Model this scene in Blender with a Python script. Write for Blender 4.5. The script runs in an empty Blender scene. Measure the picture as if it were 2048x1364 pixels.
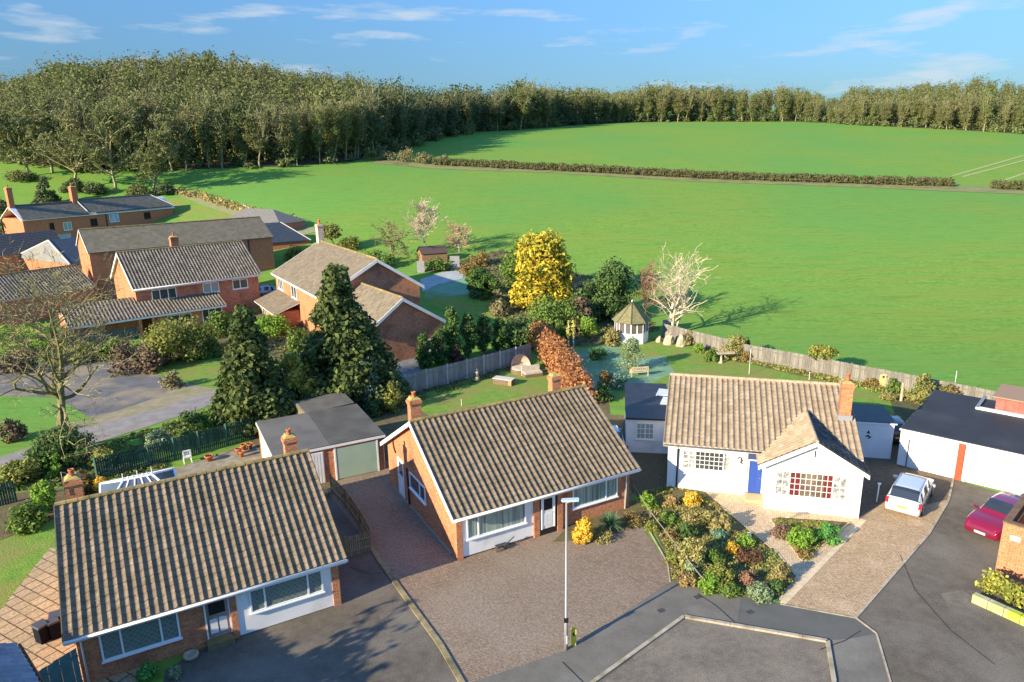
import bpy, bmesh, math, random
import numpy as np
from mathutils import Vector, Matrix
from mathutils.geometry import delaunay_2d_cdt

# ---------------------------------------------------------------- camera, light, sky
SC = bpy.context.scene
COL = SC.collection
R = math.radians
CAM_H, FPX, PITCH, ROLL = 20.0, 1434.93, R(15.163), R(-1.005)
_fw = np.array([0, math.cos(PITCH), -math.sin(PITCH)]); _up = np.array([0, math.sin(PITCH), math.cos(PITCH)]); _rt = np.array([1., 0, 0])
RT = _rt*math.cos(ROLL)+_up*math.sin(ROLL); UP = -_rt*math.sin(ROLL)+_up*math.cos(ROLL); FW = _fw
cd = bpy.data.cameras.new('camera'); cam = bpy.data.objects.new('camera', cd); COL.objects.link(cam)
cd.sensor_width = 36; cd.lens = FPX*36/2048; cd.clip_start = .5; cd.clip_end = 6000
m = Matrix.Identity(4)
for i in range(3):
    m[i][0] = RT[i]; m[i][1] = UP[i]; m[i][2] = -FW[i]
m[2][3] = CAM_H
cam.matrix_world = m
SC.camera = cam

SUN_EL, SHADOW_AZ = R(21), R(38)          # shadows run towards +x, rotated SHADOW_AZ to +y
W = bpy.data.worlds.new('World'); SC.world = W; W.use_nodes = True
nt = W.node_tree; nt.nodes.clear()
out = nt.nodes.new('ShaderNodeOutputWorld'); bg = nt.nodes.new('ShaderNodeBackground'); sky = nt.nodes.new('ShaderNodeTexSky')
sky.sky_type = 'NISHITA'; sky.sun_disc = False; sky.sun_elevation = SUN_EL
sky.altitude = 0; sky.air_density = 1.0; sky.dust_density = .15; sky.ozone_density = 3.5
sd = Vector((-math.cos(SHADOW_AZ)*math.cos(SUN_EL), -math.sin(SHADOW_AZ)*math.cos(SUN_EL), math.sin(SUN_EL)))   # to the sun
sky.sun_rotation = math.atan2(sd.x, sd.y)
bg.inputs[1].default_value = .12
tc = nt.nodes.new('ShaderNodeTexCoord'); mp = nt.nodes.new('ShaderNodeMapping'); mp.inputs['Scale'].default_value = (1.6, 1.6, 10)
nz = nt.nodes.new('ShaderNodeTexNoise'); nz.inputs['Scale'].default_value = 4.6; nz.inputs['Detail'].default_value = 7; nz.inputs['Roughness'].default_value = .55
nt.links.new(tc.outputs['Generated'], mp.inputs[0]); nt.links.new(mp.outputs[0], nz.inputs['Vector'])
cr = nt.nodes.new('ShaderNodeValToRGB'); cr.color_ramp.elements[0].position = .55; cr.color_ramp.elements[1].position = .70
cr.color_ramp.elements[0].color = (0, 0, 0, 1); cr.color_ramp.elements[1].color = (.6, .6, .6, 1)
nt.links.new(nz.outputs[0], cr.inputs[0])
mx = nt.nodes.new('ShaderNodeMixRGB'); mx.inputs[2].default_value = (2.7, 2.9, 3.1, 1)
nt.links.new(cr.outputs[0], mx.inputs[0])
tint = nt.nodes.new('ShaderNodeMixRGB'); tint.blend_type = 'MULTIPLY'; tint.inputs[0].default_value = 1; tint.inputs[2].default_value = (.55, .74, .90, 1)
# sky dimmed towards the horizon and boosted overhead to lift the shadow fill
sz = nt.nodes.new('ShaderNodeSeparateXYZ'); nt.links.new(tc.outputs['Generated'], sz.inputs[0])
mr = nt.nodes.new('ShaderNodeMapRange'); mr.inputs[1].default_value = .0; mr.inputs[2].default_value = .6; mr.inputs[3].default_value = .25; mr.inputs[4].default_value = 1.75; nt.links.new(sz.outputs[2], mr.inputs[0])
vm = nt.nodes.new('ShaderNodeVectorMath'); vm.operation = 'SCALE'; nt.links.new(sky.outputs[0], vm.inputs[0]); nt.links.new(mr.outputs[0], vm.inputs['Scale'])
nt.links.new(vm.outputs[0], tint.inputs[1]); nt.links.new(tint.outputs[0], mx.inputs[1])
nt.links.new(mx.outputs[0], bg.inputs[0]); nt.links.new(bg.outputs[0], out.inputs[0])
sl = bpy.data.lights.new('sun', 'SUN'); sl.energy = 5.0; sl.angle = R(.5); sl.color = (1, .85, .60)
so = bpy.data.objects.new('sun', sl); COL.objects.link(so); so.rotation_euler = (-sd).to_track_quat('-Z', 'Y').to_euler(); so.location = (0, 0, 60)
SC.view_settings.view_transform = 'Standard'; SC.view_settings.look = 'None'; SC.view_settings.exposure = 1.2; SC.view_settings.gamma = 1

# ---------------------------------------------------------------- terrain height and pixel -> place
_yk = [-100, 78, 100, 130, 160, 190, 260, 330, 400, 450, 620, 900, 2500]
_zk = [0, 0, 2.2, 6.3, 9.6, 12.7, 20, 26.3, 32, 36, 47, 60, 120]
_ys = np.arange(-100, 2500.5, 1.0); _z0 = np.interp(_ys, _yk, _zk)
_k = np.exp(-.5*(np.arange(-24, 25)/7.)**2); _k /= _k.sum()
_zs = np.convolve(np.pad(_z0, 24, 'edge'), _k, 'valid')
def T(x, y):
    x = np.asarray(x, float); y = np.asarray(y, float)
    s = np.clip((y-80)/110, 0, 1); s = s*s*(3-2*s)
    z = np.interp(y, _ys, _zs)-x*.02*s*np.exp(-np.maximum(y-400, 0)/400)
    z = z+15*np.exp(-((x+132)**2/(2*46**2)+(y-310)**2/(2*70**2)))*s
    z = z-5.6*np.exp(-((x+92)**2/(2*28**2)+(y-134)**2/(2*24**2)))
    z = z+7*np.exp(-((x-290)**2/(2*60**2)+(y-470)**2/(2*75**2)))*s
    return z
def ray(px, py): return FW+RT*(px-1024)/FPX-UP*(py-682)/FPX
_ts = np.geomspace(15, 2200, 9000)
def G(px, py, z=None):
    """the place on the ground (or on the level z) under a point of the photograph"""
    d = ray(px, py)
    if z is not None: t = (z-CAM_H)/d[2]; return Vector((d[0]*t, d[1]*t, z))
    P = d[None]*_ts[:, None]; h = CAM_H+P[:, 2]-T(P[:, 0], P[:, 1]); k = int(np.argmax(h < 0))
    if h[k] >= 0: k = len(h)-1
    w = h[k-1]/(h[k-1]-h[k]) if k and h[k] < 0 else 0; t = _ts[k-1]*(1-w)+_ts[k]*w
    x, y = d[0]*t, d[1]*t
    return Vector((x, y, float(T(x, y))))
def HT(P, px, py):
    """height above P of the row py"""
    d = ray(px, py); return CAM_H+P[1]/d[1]*d[2]-P[2]
def MW(P, w): return w*float((P[0]*FW[0]+P[1]*FW[1]+(P[2]-CAM_H)*FW[2]))/FPX

# ---------------------------------------------------------------- materials
_M = {}
def mat(name, c=None, c2=None, scale=2., rough=.85, bump=0, bscale=None, detail=6, c3=None, s3=.3, island=0, metal=0, coat=0, transl=0, contrast=(.35, .65), spec=.3, k3=(.5, .7), stretch=None, speck=0):
    if name in _M: return _M[name]
    mt = bpy.data.materials.new(name); mt.use_nodes = True; n = mt.node_tree; L = n.links
    b = n.nodes['Principled BSDF']; b.inputs['Roughness'].default_value = rough; b.inputs['Metallic'].default_value = metal
    b.inputs['Specular IOR Level'].default_value = spec
    if coat: b.inputs['Coat Weight'].default_value = coat; b.inputs['Coat Roughness'].default_value = .05
    tc = n.nodes.new('ShaderNodeTexCoord'); vec = tc.outputs['Object']
    if stretch:
        mp = n.nodes.new('ShaderNodeMapping'); mp.inputs['Scale'].default_value = stretch; L.new(vec, mp.inputs[0]); vec = mp.outputs[0]
    col = None
    def noise(s, d=detail):
        z = n.nodes.new('ShaderNodeTexNoise'); z.inputs['Scale'].default_value = s; z.inputs['Detail'].default_value = d; L.new(vec, z.inputs['Vector']); return z.outputs[0]
    def ramp(src, a, bb):
        r = n.nodes.new('ShaderNodeMapRange'); r.inputs[1].default_value = a; r.inputs[2].default_value = bb; L.new(src, r.inputs[0]); return r.outputs[0]
    def mix(f, a, bb, mode='MIX'):
        x = n.nodes.new('ShaderNodeMixRGB'); x.blend_type = mode
        for i, v in ((0, f), (1, a), (2, bb)):
            if hasattr(v, 'is_output'): L.new(v, x.inputs[i])
            elif isinstance(v, (int, float)): x.inputs[i].default_value = v
            else: x.inputs[i].default_value = (*v, 1)
        return x.outputs[0]
    col = c
    if c2 is not None: col = mix(ramp(noise(scale), *contrast), c, c2)
    if c3 is not None: col = mix(ramp(noise(s3, 4), *k3), col, c3)
    if speck:
        r = n.nodes.new('ShaderNodeMapRange'); r.inputs[1].default_value = .3; r.inputs[2].default_value = .7; r.inputs[3].default_value = 1-speck; r.inputs[4].default_value = 1+speck; L.new(noise(16, 5), r.inputs[0]); cc = n.nodes.new('ShaderNodeCombineXYZ')
        for i in range(3): L.new(r.outputs[0], cc.inputs[i])
        col = mix(1., col, cc.outputs[0], 'MULTIPLY')
    if island:
        g = n.nodes.new('ShaderNodeNewGeometry'); r = n.nodes.new('ShaderNodeMapRange'); r.inputs[3].default_value = 1-island; r.inputs[4].default_value = 1+island
        L.new(g.outputs['Random Per Island'], r.inputs[0]); cc = n.nodes.new('ShaderNodeCombineXYZ')
        for i in range(3): L.new(r.outputs[0], cc.inputs[i])
        col = mix(1., col, cc.outputs[0], 'MULTIPLY')
    if hasattr(col, 'is_output'): L.new(col, b.inputs[0])
    else: b.inputs[0].default_value = (*col, 1)
    if bump:
        bp = n.nodes.new('ShaderNodeBump'); bp.inputs['Strength'].default_value = bump; bp.inputs['Distance'].default_value = .05
        L.new(noise(bscale or scale*4), bp.inputs['Height']); L.new(bp.outputs[0], b.inputs['Normal'])
    if transl:
        o = n.nodes['Material Output']; tr = n.nodes.new('ShaderNodeBsdfTranslucent'); ms = n.nodes.new('ShaderNodeMixShader'); ms.inputs[0].default_value = transl
        if hasattr(col, 'is_output'): L.new(col, tr.inputs[0])
        else: tr.inputs[0].default_value = (*col, 1)
        L.new(b.outputs[0], ms.inputs[1]); L.new(tr.outputs[0], ms.inputs[2]); L.new(ms.outputs[0], o.inputs[0])
    mt['_'] = 0
    _M[name] = mt; return mt
def brickmat(name, c1, c2, mortar, bw=.225, bh=.075, ground=False, ms=.008, dirt=(.1, .08, .06), rough=.9, dk=(.5, .75), rot=0, scale=1.):
    if name in _M: return _M[name]
    mt = bpy.data.materials.new(name); mt.use_nodes = True; n = mt.node_tree; L = n.links; b = n.nodes['Principled BSDF']; b.inputs['Roughness'].default_value = rough
    b.inputs['Specular IOR Level'].default_value = .2
    tc = n.nodes.new('ShaderNodeTexCoord'); s = n.nodes.new('ShaderNodeSeparateXYZ'); L.new(tc.outputs['Object'], s.inputs[0]); vec = tc.outputs['Object']
    if not ground:
        a = n.nodes.new('ShaderNodeMath'); a.operation = 'ADD'; L.new(s.outputs[0], a.inputs[0]); L.new(s.outputs[1], a.inputs[1])
        cc = n.nodes.new('ShaderNodeCombineXYZ'); L.new(a.outputs[0], cc.inputs[0]); L.new(s.outputs[2], cc.inputs[1]); vec = cc.outputs[0]
    else:
        mp = n.nodes.new('ShaderNodeMapping'); mp.inputs['Rotation'].default_value = (0, 0, rot); L.new(vec, mp.inputs[0]); vec = mp.outputs[0]
    bt = n.nodes.new('ShaderNodeTexBrick'); bt.inputs['Scale'].default_value = 1; bt.inputs['Brick Width'].default_value = bw; bt.inputs['Row Height'].default_value = bh
    bt.inputs['Mortar Size'].default_value = ms; bt.inputs['Color1'].default_value = (*c1, 1); bt.inputs['Color2'].default_value = (*c2, 1); bt.inputs['Mortar'].default_value = (*mortar, 1)
    L.new(vec, bt.inputs['Vector'])
    z = n.nodes.new('ShaderNodeTexNoise'); z.inputs['Scale'].default_value = .7*scale; z.inputs['Detail'].default_value = 8; L.new(tc.outputs['Object'], z.inputs['Vector'])
    r = n.nodes.new('ShaderNodeMapRange'); r.inputs[1].default_value = dk[0]; r.inputs[2].default_value = dk[1]; r.inputs[4].default_value = .75; L.new(z.outputs[0], r.inputs[0])
    x = n.nodes.new('ShaderNodeMixRGB'); L.new(r.outputs[0], x.inputs[0]); L.new(bt.outputs[0], x.inputs[1]); x.inputs[2].default_value = (*dirt, 1)
    z2 = n.nodes.new('ShaderNodeTexNoise'); z2.inputs['Scale'].default_value = 9; z2.inputs['Detail'].default_value = 4; L.new(tc.outputs['Object'], z2.inputs['Vector'])
    r2 = n.nodes.new('ShaderNodeMapRange'); r2.inputs[1].default_value = .3; r2.inputs[2].default_value = .7; r2.inputs[3].default_value = .72; r2.inputs[4].default_value = 1.25; L.new(z2.outputs[0], r2.inputs[0])
    c3 = n.nodes.new('ShaderNodeCombineXYZ'); [L.new(r2.outputs[0], c3.inputs[i]) for i in range(3)]
    y = n.nodes.new('ShaderNodeMixRGB'); y.blend_type = 'MULTIPLY'; y.inputs[0].default_value = 1; L.new(x.outputs[0], y.inputs[1]); L.new(c3.outputs[0], y.inputs[2])
    L.new(y.outputs[0], b.inputs[0])
    bp = n.nodes.new('ShaderNodeBump'); bp.inputs['Strength'].default_value = .5; bp.inputs['Distance'].default_value = .01; bp.invert = True; L.new(bt.outputs[1], bp.inputs['Height']); L.new(bp.outputs[0], b.inputs['Normal'])
    _M[name] = mt; return mt
def tilemat(name, c1, c2, moss, pw=.33, ph=.35, mossk=(.55, .75), lichen=(.45, .42, .33)):
    """clay/concrete tiles: every tile its own tone, moss and lichen in patches"""
    if name in _M: return _M[name]
    mt = bpy.data.materials.new(name); mt.use_nodes = True; n = mt.node_tree; L = n.links; b = n.nodes['Principled BSDF']; b.inputs['Roughness'].default_value = .95; b.inputs['Specular IOR Level'].default_value = .15
    tc = n.nodes.new('ShaderNodeTexCoord'); mp = n.nodes.new('ShaderNodeMapping'); mp.inputs['Scale'].default_value = (1/pw, 1/ph, 0); L.new(tc.outputs['Object'], mp.inputs[0])
    fl = n.nodes.new('ShaderNodeVectorMath'); fl.operation = 'FLOOR'; L.new(mp.outputs[0], fl.inputs[0])
    wn = n.nodes.new('ShaderNodeTexWhiteNoise'); wn.noise_dimensions = '3D'; L.new(fl.outputs[0], wn.inputs[0])
    def mix(f, a, bb):
        x = n.nodes.new('ShaderNodeMixRGB'); L.new(f, x.inputs[0])
        for i, v in ((1, a), (2, bb)):
            if hasattr(v, 'is_output'): L.new(v, x.inputs[i])
            else: x.inputs[i].default_value = (*v, 1)
        return x.outputs[0]
    def nr(s, a, bb, hi=1, d=8):
        z = n.nodes.new('ShaderNodeTexNoise'); z.inputs['Scale'].default_value = s; z.inputs['Detail'].default_value = d; L.new(tc.outputs['Object'], z.inputs['Vector'])
        r = n.nodes.new('ShaderNodeMapRange'); r.inputs[1].default_value = a; r.inputs[2].default_value = bb; r.inputs[4].default_value = hi; L.new(z.outputs[0], r.inputs[0]); return r.outputs[0]
    col = mix(wn.outputs[0], c1, c2)
    col = mix(nr(5, .45, .75, .6), col, moss)
    col = mix(nr(.6, mossk[0], mossk[1], .7), col, moss)
    col = mix(nr(14, .64, .72, .8, 3), col, lichen)
    L.new(col, b.inputs[0])
    _M[name] = mt; return mt

WHITE = mat('white_paint', (.78, .78, .76), (.70, .70, .69), 1.5, .5, c3=(.55, .56, .52), s3=.8, k3=(.62, .8))
RENDER = mat('white_render', (.80, .79, .77), (.74, .73, .70), 1.2, .9, bump=.15, bscale=40, c3=(.60, .58, .53), s3=.9, k3=(.56, .78))
PVC = mat('white_upvc', (.80, .81, .82), rough=.3)
BRICK = brickmat('orange_brick', (.58, .20, .08), (.44, .14, .06), (.42, .30, .20), dirt=(.25, .10, .05))
BRICKD = brickmat('dark_red_brick', (.70, .26, .13), (.54, .185, .10), (.30, .22, .16), dirt=(.16, .09, .06))
BRICKO = brickmat('old_red_brick', (.66, .21, .09), (.50, .145, .07), (.36, .22, .15), dirt=(.46, .17, .085))
TILE = tilemat('brown_pantile', (.215, .165, .115), (.145, .113, .078), (.095, .08, .04), lichen=(.5, .46, .34))
TILE3 = tilemat('tan_pantile', (.39, .305, .21), (.28, .21, .14), (.17, .14, .08), mossk=(.62, .8))
TILEA = tilemat('grey_brown_pantile', (.24, .20, .15), (.13, .11, .085), (.09, .08, .06), lichen=(.4, .38, .33))
PLAIN = tilemat('plain_brown_tile', (.25, .205, .145), (.15, .12, .085), (.13, .12, .08), pw=.2, ph=.3)
SLATE = tilemat('weathered_slate', (.19, .17, .14), (.12, .11, .09), (.12, .11, .07), pw=.4, ph=.4)
SLATEB = mat('blue_slate', (.045, .06, .085), (.03, .04, .055), 3, .6)
RIDGE = mat('mossy_ridge', (.26, .20, .10), (.17, .14, .06), 2.5, .95, c3=(.36, .26, .10), s3=1.2)
FELT = mat('roof_felt', (.095, .09, .078), (.072, .068, .06), .8, .85, bump=.2, bscale=30, c3=(.11, .105, .095), s3=.5)
FELTD = mat('dark_roof_felt', (.035, .037, .042), (.028, .029, .033), .8, .7, bump=.15, bscale=30, c3=(.05, .05, .055), s3=.4)
BLACK = mat('black_plastic', (.012, .012, .013), rough=.4)
DARK = mat('dark_opening', (.02, .018, .016), rough=.9)
GLASS = mat('window_glass', (.035, .045, .05), (.06, .07, .075), 2, .08, spec=.8)
LEADED = mat('leaded_glass', (.22, .27, .25), (.14, .17, .16), 7, .15, spec=.7)
REDCURT = mat('red_curtained_glass', (.20, .045, .04), (.30, .26, .2), 1.1, .2, spec=.5, contrast=(.5, .56))
SKYGLASS = mat('roof_glass', (.05, .07, .09), rough=.05, spec=1)
BLUE = mat('blue_door_paint', (.03, .07, .30), rough=.4)
PALEGREEN = mat('pale_green_door', (.33, .44, .34), (.29, .40, .31), 1, .45)
GREENF = mat('dark_green_fence_paint', (.018, .075, .055), (.012, .05, .04), 4, .7)
GREYF = mat('weathered_grey_timber', (.36, .33, .29), (.24, .22, .20), 5, .9, stretch=(4, 4, .5))
BROWNW = mat('weathered_brown_timber', (.22, .18, .10), (.13, .11, .06), 5, .9, stretch=(4, 4, .5))
TEAL = mat('teal_fence_paint', (.09, .20, .20), (.07, .16, .16), 3, .7)
METAL = mat('galvanised_steel', (.27, .275, .28), rough=.45, metal=.3)
TERRA = mat('terracotta', (.50, .17, .07), (.40, .13, .055), 5, .8)
STONE = mat('pale_stone', (.45, .38, .27), (.30, .26, .18), 3, .95, bump=.4)
CONC = mat('concrete_kerb', (.42, .36, .27), (.32, .28, .21), 4, .95, c3=(.2, .17, .1), s3=1.5)
def curtain(name, a, b, s=9.):
    if name in _M: return _M[name]
    mt = bpy.data.materials.new(name); mt.use_nodes = True; n = mt.node_tree; L = n.links; bs = n.nodes['Principled BSDF']; bs.inputs['Roughness'].default_value = .12
    tc = n.nodes.new('ShaderNodeTexCoord'); mp = n.nodes.new('ShaderNodeMapping'); mp.inputs['Scale'].default_value = (1, 1, .03); z = n.nodes.new('ShaderNodeTexNoise'); z.inputs['Scale'].default_value = s
    z.inputs['Detail'].default_value = 3; L.new(tc.outputs['Object'], mp.inputs[0]); L.new(mp.outputs[0], z.inputs['Vector'])
    r = n.nodes.new('ShaderNodeValToRGB'); r.color_ramp.elements[0].position = .38; r.color_ramp.elements[1].position = .62; r.color_ramp.elements[0].color = (*a, 1); r.color_ramp.elements[1].color = (*b, 1)
    L.new(z.outputs[0], r.inputs[0]); L.new(r.outputs[0], bs.inputs[0]); _M[name] = mt; return mt
CURTAIN = curtain('net_curtained_glass', (.14, .19, .17), (.36, .42, .36))
def lattice(name, bg, lead, s):
    if name in _M: return _M[name]
    mt = bpy.data.materials.new(name); mt.use_nodes = True; n = mt.node_tree; L = n.links; bs = n.nodes['Principled BSDF']; bs.inputs['Roughness'].default_value = .15
    tc = n.nodes.new('ShaderNodeTexCoord'); mp = n.nodes.new('ShaderNodeMapping'); mp.inputs['Rotation'].default_value = (0, R(45), 0); mp.inputs['Scale'].default_value = (1, 1, 1)
    L.new(tc.outputs['Object'], mp.inputs[0]); s3 = n.nodes.new('ShaderNodeSeparateXYZ'); L.new(mp.outputs[0], s3.inputs[0]); c = n.nodes.new('ShaderNodeCombineXYZ'); L.new(s3.outputs[0], c.inputs[0]); L.new(s3.outputs[2], c.inputs[1])
    b = n.nodes.new('ShaderNodeTexBrick'); b.offset = 0; b.inputs['Scale'].default_value = 1; b.inputs['Brick Width'].default_value = s; b.inputs['Row Height'].default_value = s; b.inputs['Mortar Size'].default_value = .008
    b.inputs['Color1'].default_value = (*bg, 1); b.inputs['Color2'].default_value = (bg[0]*1.25, bg[1]*1.25, bg[2]*1.25, 1); b.inputs['Mortar'].default_value = (*lead, 1); L.new(c.outputs[0], b.inputs['Vector']); L.new(b.outputs[0], bs.inputs[0])
    _M[name] = mt; return mt
LATTICE = lattice('diamond_leaded_glass', (.13, .17, .15), (.30, .32, .28), .17)

# ---------------------------------------------------------------- mesh building
class MB:
    def __init__(s): s.v = []; s.f = []; s.n = 0
    def add(s, v, f):
        v = np.asarray(v, float).reshape(-1, 3); s.v.append(v); n = s.n
        s.f += [tuple(i+n for i in q) for q in f]; s.n += len(v); return s
    def box(s, a, b, F=None):
        (x0, y0, z0), (x1, y1, z1) = a, b
        v = [(x, y, z) for x in (x0, x1) for y in (y0, y1) for z in (z0, z1)]
        if F is not None: v = [F(*p) for p in v]
        return s.add(v, [(0, 1, 3, 2), (4, 6, 7, 5), (0, 4, 5, 1), (2, 3, 7, 6), (0, 2, 6, 4), (1, 5, 7, 3)])
    def ext(s, poly, vec):
        poly = [Vector(p) for p in poly]; vec = Vector(vec); n = len(poly); v = poly+[p+vec for p in poly]
        return s.add([tuple(p) for p in v], [tuple(range(n))[::-1], tuple(range(n, 2*n))]+[(i, (i+1) % n, n+(i+1) % n, n+i) for i in range(n)])
    def tube(s, pts, rad, n=6, cap=True):
        pts = [Vector(p) for p in pts]; k = len(pts)
        if not hasattr(rad, '__len__'): rad = [rad]*k
        v = []
        for i, p in enumerate(pts):
            d = (pts[min(i+1, k-1)]-pts[max(i-1, 0)]).normalized(); a = d.orthogonal().normalized() if abs(d.z) < .95 else Vector((1, 0, 0)); a = (a-d*a.dot(d)).normalized(); c = d.cross(a)
            if abs(d.z) < .95: a = Vector((0, 0, 1)).cross(d).normalized(); c = d.cross(a)
            v += [tuple(p+(a*math.cos(2*math.pi*j/n)+c*math.sin(2*math.pi*j/n))*rad[i]) for j in range(n)]
        f = [(i*n+j, i*n+(j+1) % n, (i+1)*n+(j+1) % n, (i+1)*n+j) for i in range(k-1) for j in range(n)]
        if cap: f += [tuple(range(n))[::-1], tuple((k-1)*n+j for j in range(n))]
        return s.add(v, f)
    def lathe(s, prof, n=16, c=(0, 0, 0), F=None):
        v = []; k = len(prof)
        for r, z in prof: v += [(c[0]+r*math.cos(2*math.pi*j/n), c[1]+r*math.sin(2*math.pi*j/n), c[2]+z) for j in range(n)]
        if F: v = [F(*p) for p in v]
        f = [(i*n+j, i*n+(j+1) % n, (i+1)*n+(j+1) % n, (i+1)*n+j) for i in range(k-1) for j in range(n)]
        f += [tuple(range(n))[::-1], tuple((k-1)*n+j for j in range(n))]
        return s.add(v, f)
    def build(s, name, m, parent=None, smooth=False, **props):
        me = bpy.data.meshes.new(name); me.from_pydata(np.concatenate(s.v).tolist() if s.v else [], [], s.f); me.materials.append(m)
        return fin(me, name, parent, smooth, props)
def fin(me, name, parent, smooth, props):
    if smooth:
        me.polygons.foreach_set('use_smooth', [True]*len(me.polygons))
    me.update(); o = bpy.data.objects.new(name, me); COL.objects.link(o)
    if parent is not None: o.parent = parent
    for k, v in props.items(): o[k] = v
    return o
def quads(name, V, m, parent=None, **props):
    """many loose quads at once; V is (n,4,3)"""
    V = np.ascontiguousarray(V, np.float32); n = len(V); me = bpy.data.meshes.new(name)
    me.vertices.add(4*n); me.vertices.foreach_set('co', V.ravel()); me.loops.add(4*n); me.loops.foreach_set('vertex_index', np.arange(4*n, dtype=np.int32))
    me.polygons.add(n); me.polygons.foreach_set('loop_start', np.arange(0, 4*n, 4, dtype=np.int32)); me.polygons.foreach_set('loop_total', np.full(n, 4, np.int32))
    me.materials.append(m); me.update(calc_edges=True)
    return fin(me, name, parent, False, props)
def thing(name, label, cat, loc=(0, 0, 0), rz=0, group=None):
    o = bpy.data.objects.new(name, None); COL.objects.link(o); o.empty_display_size = .5
    o.location = loc; o.rotation_euler = (0, 0, rz); o['label'] = label; o['category'] = cat
    if group: o['group'] = group
    return o
def tag(o, label, cat, group=None, loc=None, rz=0):
    o['label'] = label; o['category'] = cat
    if group: o['group'] = group
    if loc is not None: o.location = loc; o.rotation_euler = (0, 0, rz)
    return o
def dup(root, loc, rz=0, sc=1, label=None, group=None):
    r = root.copy(); COL.objects.link(r); r.location = loc; r.rotation_euler = (0, 0, rz)
    r.scale = sc if hasattr(sc, '__len__') else (sc, sc, sc)
    if label: r['label'] = label
    if group: r['group'] = group
    for ch in root.children:
        c = ch.copy(); COL.objects.link(c); c.parent = r
        for g in ch.children:
            d = g.copy(); COL.objects.link(d); d.parent = c
    return r

def patch(name, poly, m, dz=.004, step=3., kind='structure', **props):
    """a sheet lying on the ground inside a polygon of world points"""
    P = [Vector((p[0], p[1])) for p in poly]
    pts = []; n = len(P)
    for i in range(n):
        a, b = P[i], P[(i+1) % n]; k = max(1, int((b-a).length/step))
        pts += [a.lerp(b, j/k) for j in range(k)]
    nb = len(pts); xs = [p.x for p in pts]; ys = [p.y for p in pts]
    if max(ys) > 60:
        def inside(x, y):
            c = False
            for i in range(nb):
                a, b = pts[i], pts[i-1]
                if (a.y > y) != (b.y > y) and x < (b.x-a.x)*(y-a.y)/(b.y-a.y)+a.x: c = not c
            return c
        x = math.floor(min(xs)/step)*step
        while x < max(xs):
            y = math.floor(min(ys)/step)*step
            while y < max(ys):
                if inside(x, y): pts.append(Vector((x, y)))
                y += step
            x += step
    r = delaunay_2d_cdt(pts, [(i, (i+1) % nb) for i in range(nb)], [], 1, 1e-5)
    v = [(p.x, p.y, float(T(p.x, p.y))+dz) for p in r[0]]
    mb = MB().add(v, [tuple(f) for f in r[2]])
    o = mb.build(name, m, **props)
    if sum(p.normal.z for p in o.data.polygons) < 0: o.data.flip_normals()
    if kind: o['kind'] = kind
    return o
def GP(*pp): return [G(*p) for p in pp]
# ---------------------------------------------------------------- ground
def cropmat(name, a, b, c, d):
    mt = bpy.data.materials.new(name); mt.use_nodes = True; n = mt.node_tree; L = n.links; bs = n.nodes['Principled BSDF']; bs.inputs['Roughness'].default_value = .95; bs.inputs['Specular IOR Level'].default_value = .08
    tc = n.nodes.new('ShaderNodeTexCoord')
    def noise(sc, stretch=None, rot=0, det=6, rough=.55):
        mp = n.nodes.new('ShaderNodeMapping'); mp.inputs['Scale'].default_value = stretch or (1, 1, 1); mp.inputs['Rotation'].default_value = (0, 0, rot); L.new(tc.outputs['Object'], mp.inputs[0])
        z = n.nodes.new('ShaderNodeTexNoise'); z.inputs['Scale'].default_value = sc; z.inputs['Detail'].default_value = det; z.inputs['Roughness'].default_value = rough; L.new(mp.outputs[0], z.inputs['Vector']); return z.outputs[0]
    def mix(f, lo, hi, A, B, amt=1.):
        r = n.nodes.new('ShaderNodeMapRange'); r.inputs[1].default_value = lo; r.inputs[2].default_value = hi; r.inputs[4].default_value = amt; L.new(f, r.inputs[0]); x = n.nodes.new('ShaderNodeMixRGB'); L.new(r.outputs[0], x.inputs[0])
        for i, v in ((1, A), (2, B)):
            if hasattr(v, 'is_output'): L.new(v, x.inputs[i])
            else: x.inputs[i].default_value = (*v, 1)
        return x.outputs[0]
    f = noise(1.6, det=8, rough=.7); col = mix(f, .36, .62, a, b)
    col = mix(noise(.05, (1, 9, 1), R(-8), 6), .40, .60, col, c, .9)      # drilled rows and bouts
    col = mix(noise(.018, det=5), .42, .60, col, d, .8)
    col = mix(noise(.5, (.5, 3, 1), R(12), 8, .7), .50, .72, col, (a[0]*.75, a[1]*.8, a[2]*.8), .7)
    L.new(col, bs.inputs[0]); bp = n.nodes.new('ShaderNodeBump'); bp.inputs['Strength'].default_value = .55; bp.inputs['Distance'].default_value = .04; L.new(noise(3.5, det=9, rough=.75), bp.inputs['Height']); L.new(bp.outputs[0], bs.inputs['Normal'])
    _M[name] = mt; return mt
GRASS = cropmat('field_crop', (.105, .22, .032), (.18, .32, .055), (.18, .26, .045), (.115, .27, .055))
LAWN = mat('lawn_grass', (.12, .225, .035), (.18, .28, .05), 1.6, .95, bump=.8, bscale=9, c3=(.21, .22, .06), s3=.35, k3=(.43, .62), detail=8, spec=.1)
FROST = mat('frosted_lawn', (.18, .30, .21), (.13, .25, .12), .8, .95, bump=.5, bscale=8, c3=(.13, .22, .07), s3=.3)
SOIL = mat('garden_soil', (.10, .07, .04), (.15, .12, .055), 2.5, 1, bump=.8, bscale=8, c3=(.12, .115, .045), s3=.7, k3=(.45, .6))
ASPH = mat('asphalt', (.125, .107, .083), (.092, .080, .063), 2.2, .95, bump=.3, bscale=30, c3=(.165, .147, .12), s3=.3, detail=12, speck=.22, k3=(.42, .7))
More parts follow.
